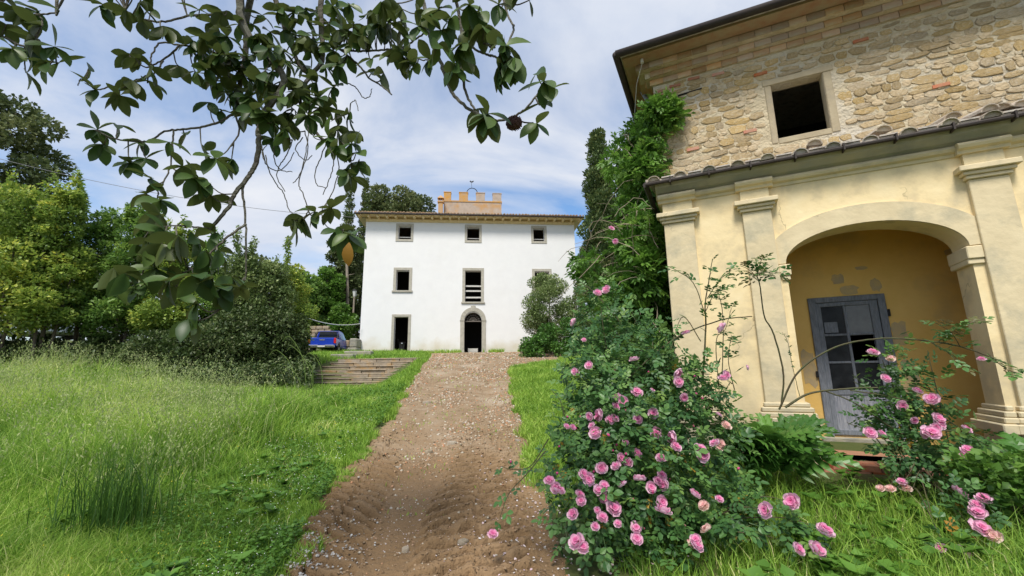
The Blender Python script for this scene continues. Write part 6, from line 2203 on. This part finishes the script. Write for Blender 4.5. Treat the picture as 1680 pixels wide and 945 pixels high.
tag(put('seed_grass', np_mesh('seed_grass', V, F, M['seed'], {'tint': T})), 'pale feathery seed heads of tall wild grass across the meadow', 'grass', kind='stuff')

# dark tuft of taller reed-like grass in the meadow
tp_ = at(190, 850, 4.6)
tg_ = np.array([tp_[0], 4.6, float(ground_h(tp_[0], 4.6))])
n = 330
x = tp_[0] + rng.normal(size=n) * .20; y = 4.6 + rng.normal(size=n) * .18
V, F, T = blades(x, y, .45 + .65 * rng.random(n), .007 + .004 * rng.random(n), .05 + .55 * rng.random(n) ** 1.4, rng.random(n))
o = put('grass_tuft', np_mesh('grass_tuft', V - tg_, F, M['tuft'], {'tint': T}), None, tuple(tg_))
tag(o, 'tall dark green tuft of stiff grass standing out of the meadow', 'grass tuft')
# long arching stalks in front of the stairs
m = MB()
for u, v0, u1, v1 in ((505, 640, 476, 553), (520, 650, 482, 570), (500, 660, 470, 600), (512, 640, 500, 590), (530, 640, 510, 580), (490, 640, 455, 575), (498, 650, 510, 600)):
    yb = 12.5
    b, t = at(u, v0 + 25, yb), at(u1, v1, yb - .2)
    cane(m, [b, b * .45 + t * .55 + np.array([.12, 0, .22]), t, t + np.array([-.22, 0, -.12])], .010, .004, 8)
tag(m.build('grass_stalks', M['seed']), 'long arching dry grass stalks in front of the stone stairs', 'grass', kind='stuff')

# clover leaves and small white and yellow flowers
n = 22000
y = frustum_xy(n, 2.8, 15, 1.2, 0, 1)[1]
x = xl(y) - rng.random(n) ** 1.6 * (.7 + .2 * y) + .05
ok = keep_out(x, y) & (fbm(x * 1.2, y * 1.2, 3, 101) > .40) & (in_track(x, y) < .02)
xa_, ya_ = x[ok], y[ok]
n = 9000
y = frustum_xy(n, 2.4, 12, 1.3, 0, 1)[1]
x = xr(y) + .35 + rng.random(n) * (.8 + y * 1.0)
ok = keep_out(x, y) & (fbm(x * 1.2, y * 1.2, 3, 103) > .48)
x, y = np.concatenate([xa_, x[ok]]), np.concatenate([ya_, y[ok]])
n = len(x)
pos = np.stack([x, y, ground_h(x, y) + .03 + .14 * rng.random(n)], -1)
d = norm(unit_rand(n) * np.array([1, 1, .35]) + np.array([0, 0, .1]))
V, F, T = cloud(LEAFW, pos, frames(d, norm(unit_rand(n) * .5 + [0, 0, 1])), .014 + .0040 * y + .012 * rng.random(n), rng.random(n))
wn_ = 1500
yw = frustum_xy(wn_, 2.8, 9, 1.2, 0, 1)[1]
xw = xl(yw) - .25 - rng.random(wn_) * (1.2 + .75 * yw)
okw = keep_out(xw, yw) & (fbm(xw * 1.5, yw * 1.5, 3, 107) > .5)
xw, yw = xw[okw], yw[okw]
K = 6
aw = rng.random(len(xw) * K) * 6.283
pw = np.repeat(np.stack([xw, yw, ground_h(xw, yw) + .06 + .14 * rng.random(len(xw))], -1), K, 0)
dw_ = norm(np.stack([np.cos(aw), np.sin(aw), .1 + .7 * rng.random(len(aw))], -1))
yr_ = frustum_xy(700, 2.4, 6.5, 1.1, 0, 1)[1]
xr_ = xr(yr_) + .8 + rng.random(700) * (1.0 + yr_)
okr = keep_out(xr_, yr_) & (fbm(xr_ * 1.7, yr_ * 1.7, 3, 109) > .52)
xr_, yr_ = xr_[okr], yr_[okr]
aw2 = rng.random(len(xr_) * K) * 6.283
pw2 = np.repeat(np.stack([xr_, yr_, ground_h(xr_, yr_) + .08 + .14 * rng.random(len(xr_))], -1), K, 0)
pw = np.concatenate([pw, pw2]); aw = np.concatenate([aw, aw2])
dw_ = np.concatenate([dw_, norm(np.stack([np.cos(aw2), np.sin(aw2), .1 + .7 * rng.random(len(aw2))], -1))])
V2, F2, T2 = cloud(LEAFW, pw, frames(dw_, np.repeat([[0, 0, 1.0]], len(aw), 0)), .06 + .07 * rng.random(len(aw)), rng.random(len(aw)))
V, F, T = join([(V, F, T), (V2, F2, T2)])
tag(put('clover', np_mesh('clover', V, F, M['clover'], {'tint': T})), 'low clover and weeds along the edge of the track', 'ground cover', kind='stuff')
DISC = (np.array([(math.cos(i * math.pi / 3) * .5, math.sin(i * math.pi / 3) * .5, 0) for i in range(6)] + [(0, 0, .15)]), np.array([(i, (i + 1) % 6, 6) for i in range(6)]))
for nm, mt, cnt, lab, sx in (('white_flowers', 'daisy', 520, 'tiny white flowers in the clover beside the track', 21), ('yellow_flowers', 'yellow_floret', 260, 'tiny yellow buttercups in the grass', 22)):
    n = cnt * 3
    y = frustum_xy(n, 3, 10, 1.1, 0, 1)[1]
    x = xl(y) - .1 - rng.random(n) ** 1.2 * (.9 if nm[0] == 'w' else 4.5) * (y / 5)
    ok = (fbm(x * 1.1, y * 1.1, 3, sx) + .35 * rng.random(n) > .58) & keep_out(x, y)
    x, y = x[ok][:cnt], y[ok][:cnt]
    n = len(x)
    pos = np.stack([x, y, ground_h(x, y) + (.13 if nm[0] == 'w' else .3) + .07 * rng.random(n)], -1)
    V, F, T = cloud(DISC, pos, frames(norm(unit_rand(n) * [1, 1, .1]), norm(unit_rand(n) * .5 + [0, -.3, 1])), .004 + .0011 * y, rng.random(n))
    tag(put(nm, np_mesh(nm, V, F, M[mt])), lab, 'flowers', kind='stuff')

# pebbles, plaster crumbs and petals on the track
OCT = (np.array([(.5, 0, 0), (-.5, 0, 0), (0, .4, 0), (0, -.4, 0), (0, 0, .3), (0, 0, -.3)]), np.array([(0, 2, 4), (2, 1, 4), (1, 3, 4), (3, 0, 4), (2, 0, 5), (1, 2, 5), (3, 1, 5), (0, 3, 5)]))


def scatter_track(n, y0, y1, power, dens=None):
    y = frustum_xy(n, y0, y1, power, 0, 1)[1]
    x = xl(y) + (xr(y) - xl(y)) * rng.random(n)
    if dens is not None:
        k = rng.random(n) < dens(x, y)
        x, y = x[k], y[k]
    return x, y


x, y = scatter_track(60000, 2.6, 34, .9, lambda x, y: .10 + .90 * smoothstep(5.2, 9, y) * (.10 + 1.3 * smoothstep(.36, .66, fbm(x * 1.1, y * .55, 4, 111))) * (1 - .6 * (np.exp(-(((x - xl(y)) / (xr(y) - xl(y)) - .24) / .09) ** 2) + np.exp(-(((x - xl(y)) / (xr(y) - xl(y)) - .72) / .09) ** 2))))
n = len(x)
pos = np.stack([x, y, track_h(x, y) + .002], -1)
V, F, T = cloud(OCT, pos, frames(norm(unit_rand(n) * [1, 1, .3]), norm(unit_rand(n) * .5 + [0, 0, 1])), (.008 + .0034 * y) * (.35 + 1.9 * rng.random(n) ** 4), rng.random(n) ** 1.7)
tag(put('gravel', np_mesh('gravel', V, F, M['pebble'], {'tint': T})), 'loose gravel and stone chips spread over the track', 'gravel', kind='stuff')
for i, (u, v, lab) in enumerate(((703, 745, 'largest pale angular stone, lying in the middle of the track'), (665, 905, 'flat brown stone half sunk in the mud between the two tyre ruts'), (742, 731, 'pale stone just right of the largest stone on the track'), (652, 770, 'pale stone near the grass edge, left of the largest stone on the track'),
                                 (760, 905, 'small stone by the right tyre rut at the bottom of the track'), (812, 742, 'small pale stone on the right half of the track before the roses'), (700, 660, 'pale stone far up the track towards the stairs'), (850, 725, 'stone at the right edge of the track touching the verge'))):
    yy = 5.0
    for _ in range(12):
        q = at(u, v, yy); yy *= 1 + .6 * ((q[2] - float(tz(yy))) / 1.65)
    q = at(u, v, yy)
    b = stone_mesh(900 + i)
    for vv in b.vertices: vv.co = Vector((vv.co.x, vv.co.z, -vv.co.y * .4))
    b.materials.clear(); b.materials.append(M['stone_bit'])
    s = .03 + .009 * yy * mr.uniform(.8, 1.6)
    o = put('track_stone', b, None, (q[0], q[1], float(track_h(np.array([q[0]]), np.array([q[1]]))[0]) + s * .06), (0, 0, mr.uniform(0, 3)), (s * 1.3, s, s * .8))
    tag(o, lab, 'stone', 'loose stones on the track')
x, y = scatter_track(5200, 2.9, 9.5, .9, lambda x, y: .15 + .85 * np.clip(np.abs(tread(x, y)) * 40, 0, 1))
n = len(x)
V, F, T = cloud(OCT, np.stack([x, y, track_h(x, y) + .004], -1), frames(norm(unit_rand(n) * [1, 1, .4]), norm(unit_rand(n) * .7 + [0, 0, 1])), np.stack([.012 + .034 * rng.random(n) ** 2.2] * 3, -1) * (.7 + .6 * rng.random((n, 3))), rng.random(n))
tag(put('soil_clods', np_mesh('soil_clods', V, F, M['clod'], {'tint': T})), 'brown clods of earth thrown up in the tyre ruts', 'soil', kind='stuff')
# petals under the roses and pale crumbs
PET = (np.array([(0, 0, 0), (-.42, .35, .12), (-.3, .85, .16), (.3, .85, .16), (.42, .35, .12)]), np.array([(0, 2, 1), (0, 3, 2), (0, 4, 3)]))
n = 900
y = 2.9 + 4.5 * rng.random(n) ** 1.4
x = xr(y) - .2 + rng.normal(size=n) * .45
ok = keep_out(x, y)
x, y = x[ok], y[ok]
n1 = 380
x2, y2 = scatter_track(n1 * 3, 4.2, 9, .5, lambda x, y: smoothstep(.42, .7, fbm(x * .9, y * .9, 3, 121)))
x, y = np.concatenate([x, x2]), np.concatenate([y, y2])
n = len(x)
e = in_track(x, y)
z = np.where(e > 0, track_h(x, y), ground_h(x, y) + .03) + .008
V, F, T = cloud(PET, np.stack([x, y, z], -1), frames(norm(unit_rand(n) * [1, 1, .25]), norm(unit_rand(n) * .5 + [0, 0, 1])), np.where(np.arange(n) < n - len(x2), .024, .011) * (.6 + .8 * rng.random(n)), rng.random(n))
tag(put('fallen_petals', np_mesh('fallen_petals', V, F, M['fallen_petal'], {'tint': T})), 'pale pink rose petals fallen on the track and under the bush', 'petals', kind='stuff')
n = 1500
x = -1.95 + rng.normal(size=n) * .28; y = 4.0 + rng.normal(size=n) * .45
z = np.maximum(ground_h(x, y), track_h(x, y)) + .012
V, F, T = cloud(PET, np.stack([x, y, z], -1), frames(norm(unit_rand(n) * [1, 1, .3]), norm(unit_rand(n) * .6 + [0, 0, 1])), .020 * (.5 + rng.random(n)), rng.random(n))
tag(put('plaster_crumbs', np_mesh('plaster_crumbs', V, F, M['plaster_bit'], {'tint': T})), 'pale grey crumbs and dry leaf litter at the left edge of the track', 'debris', kind='stuff')
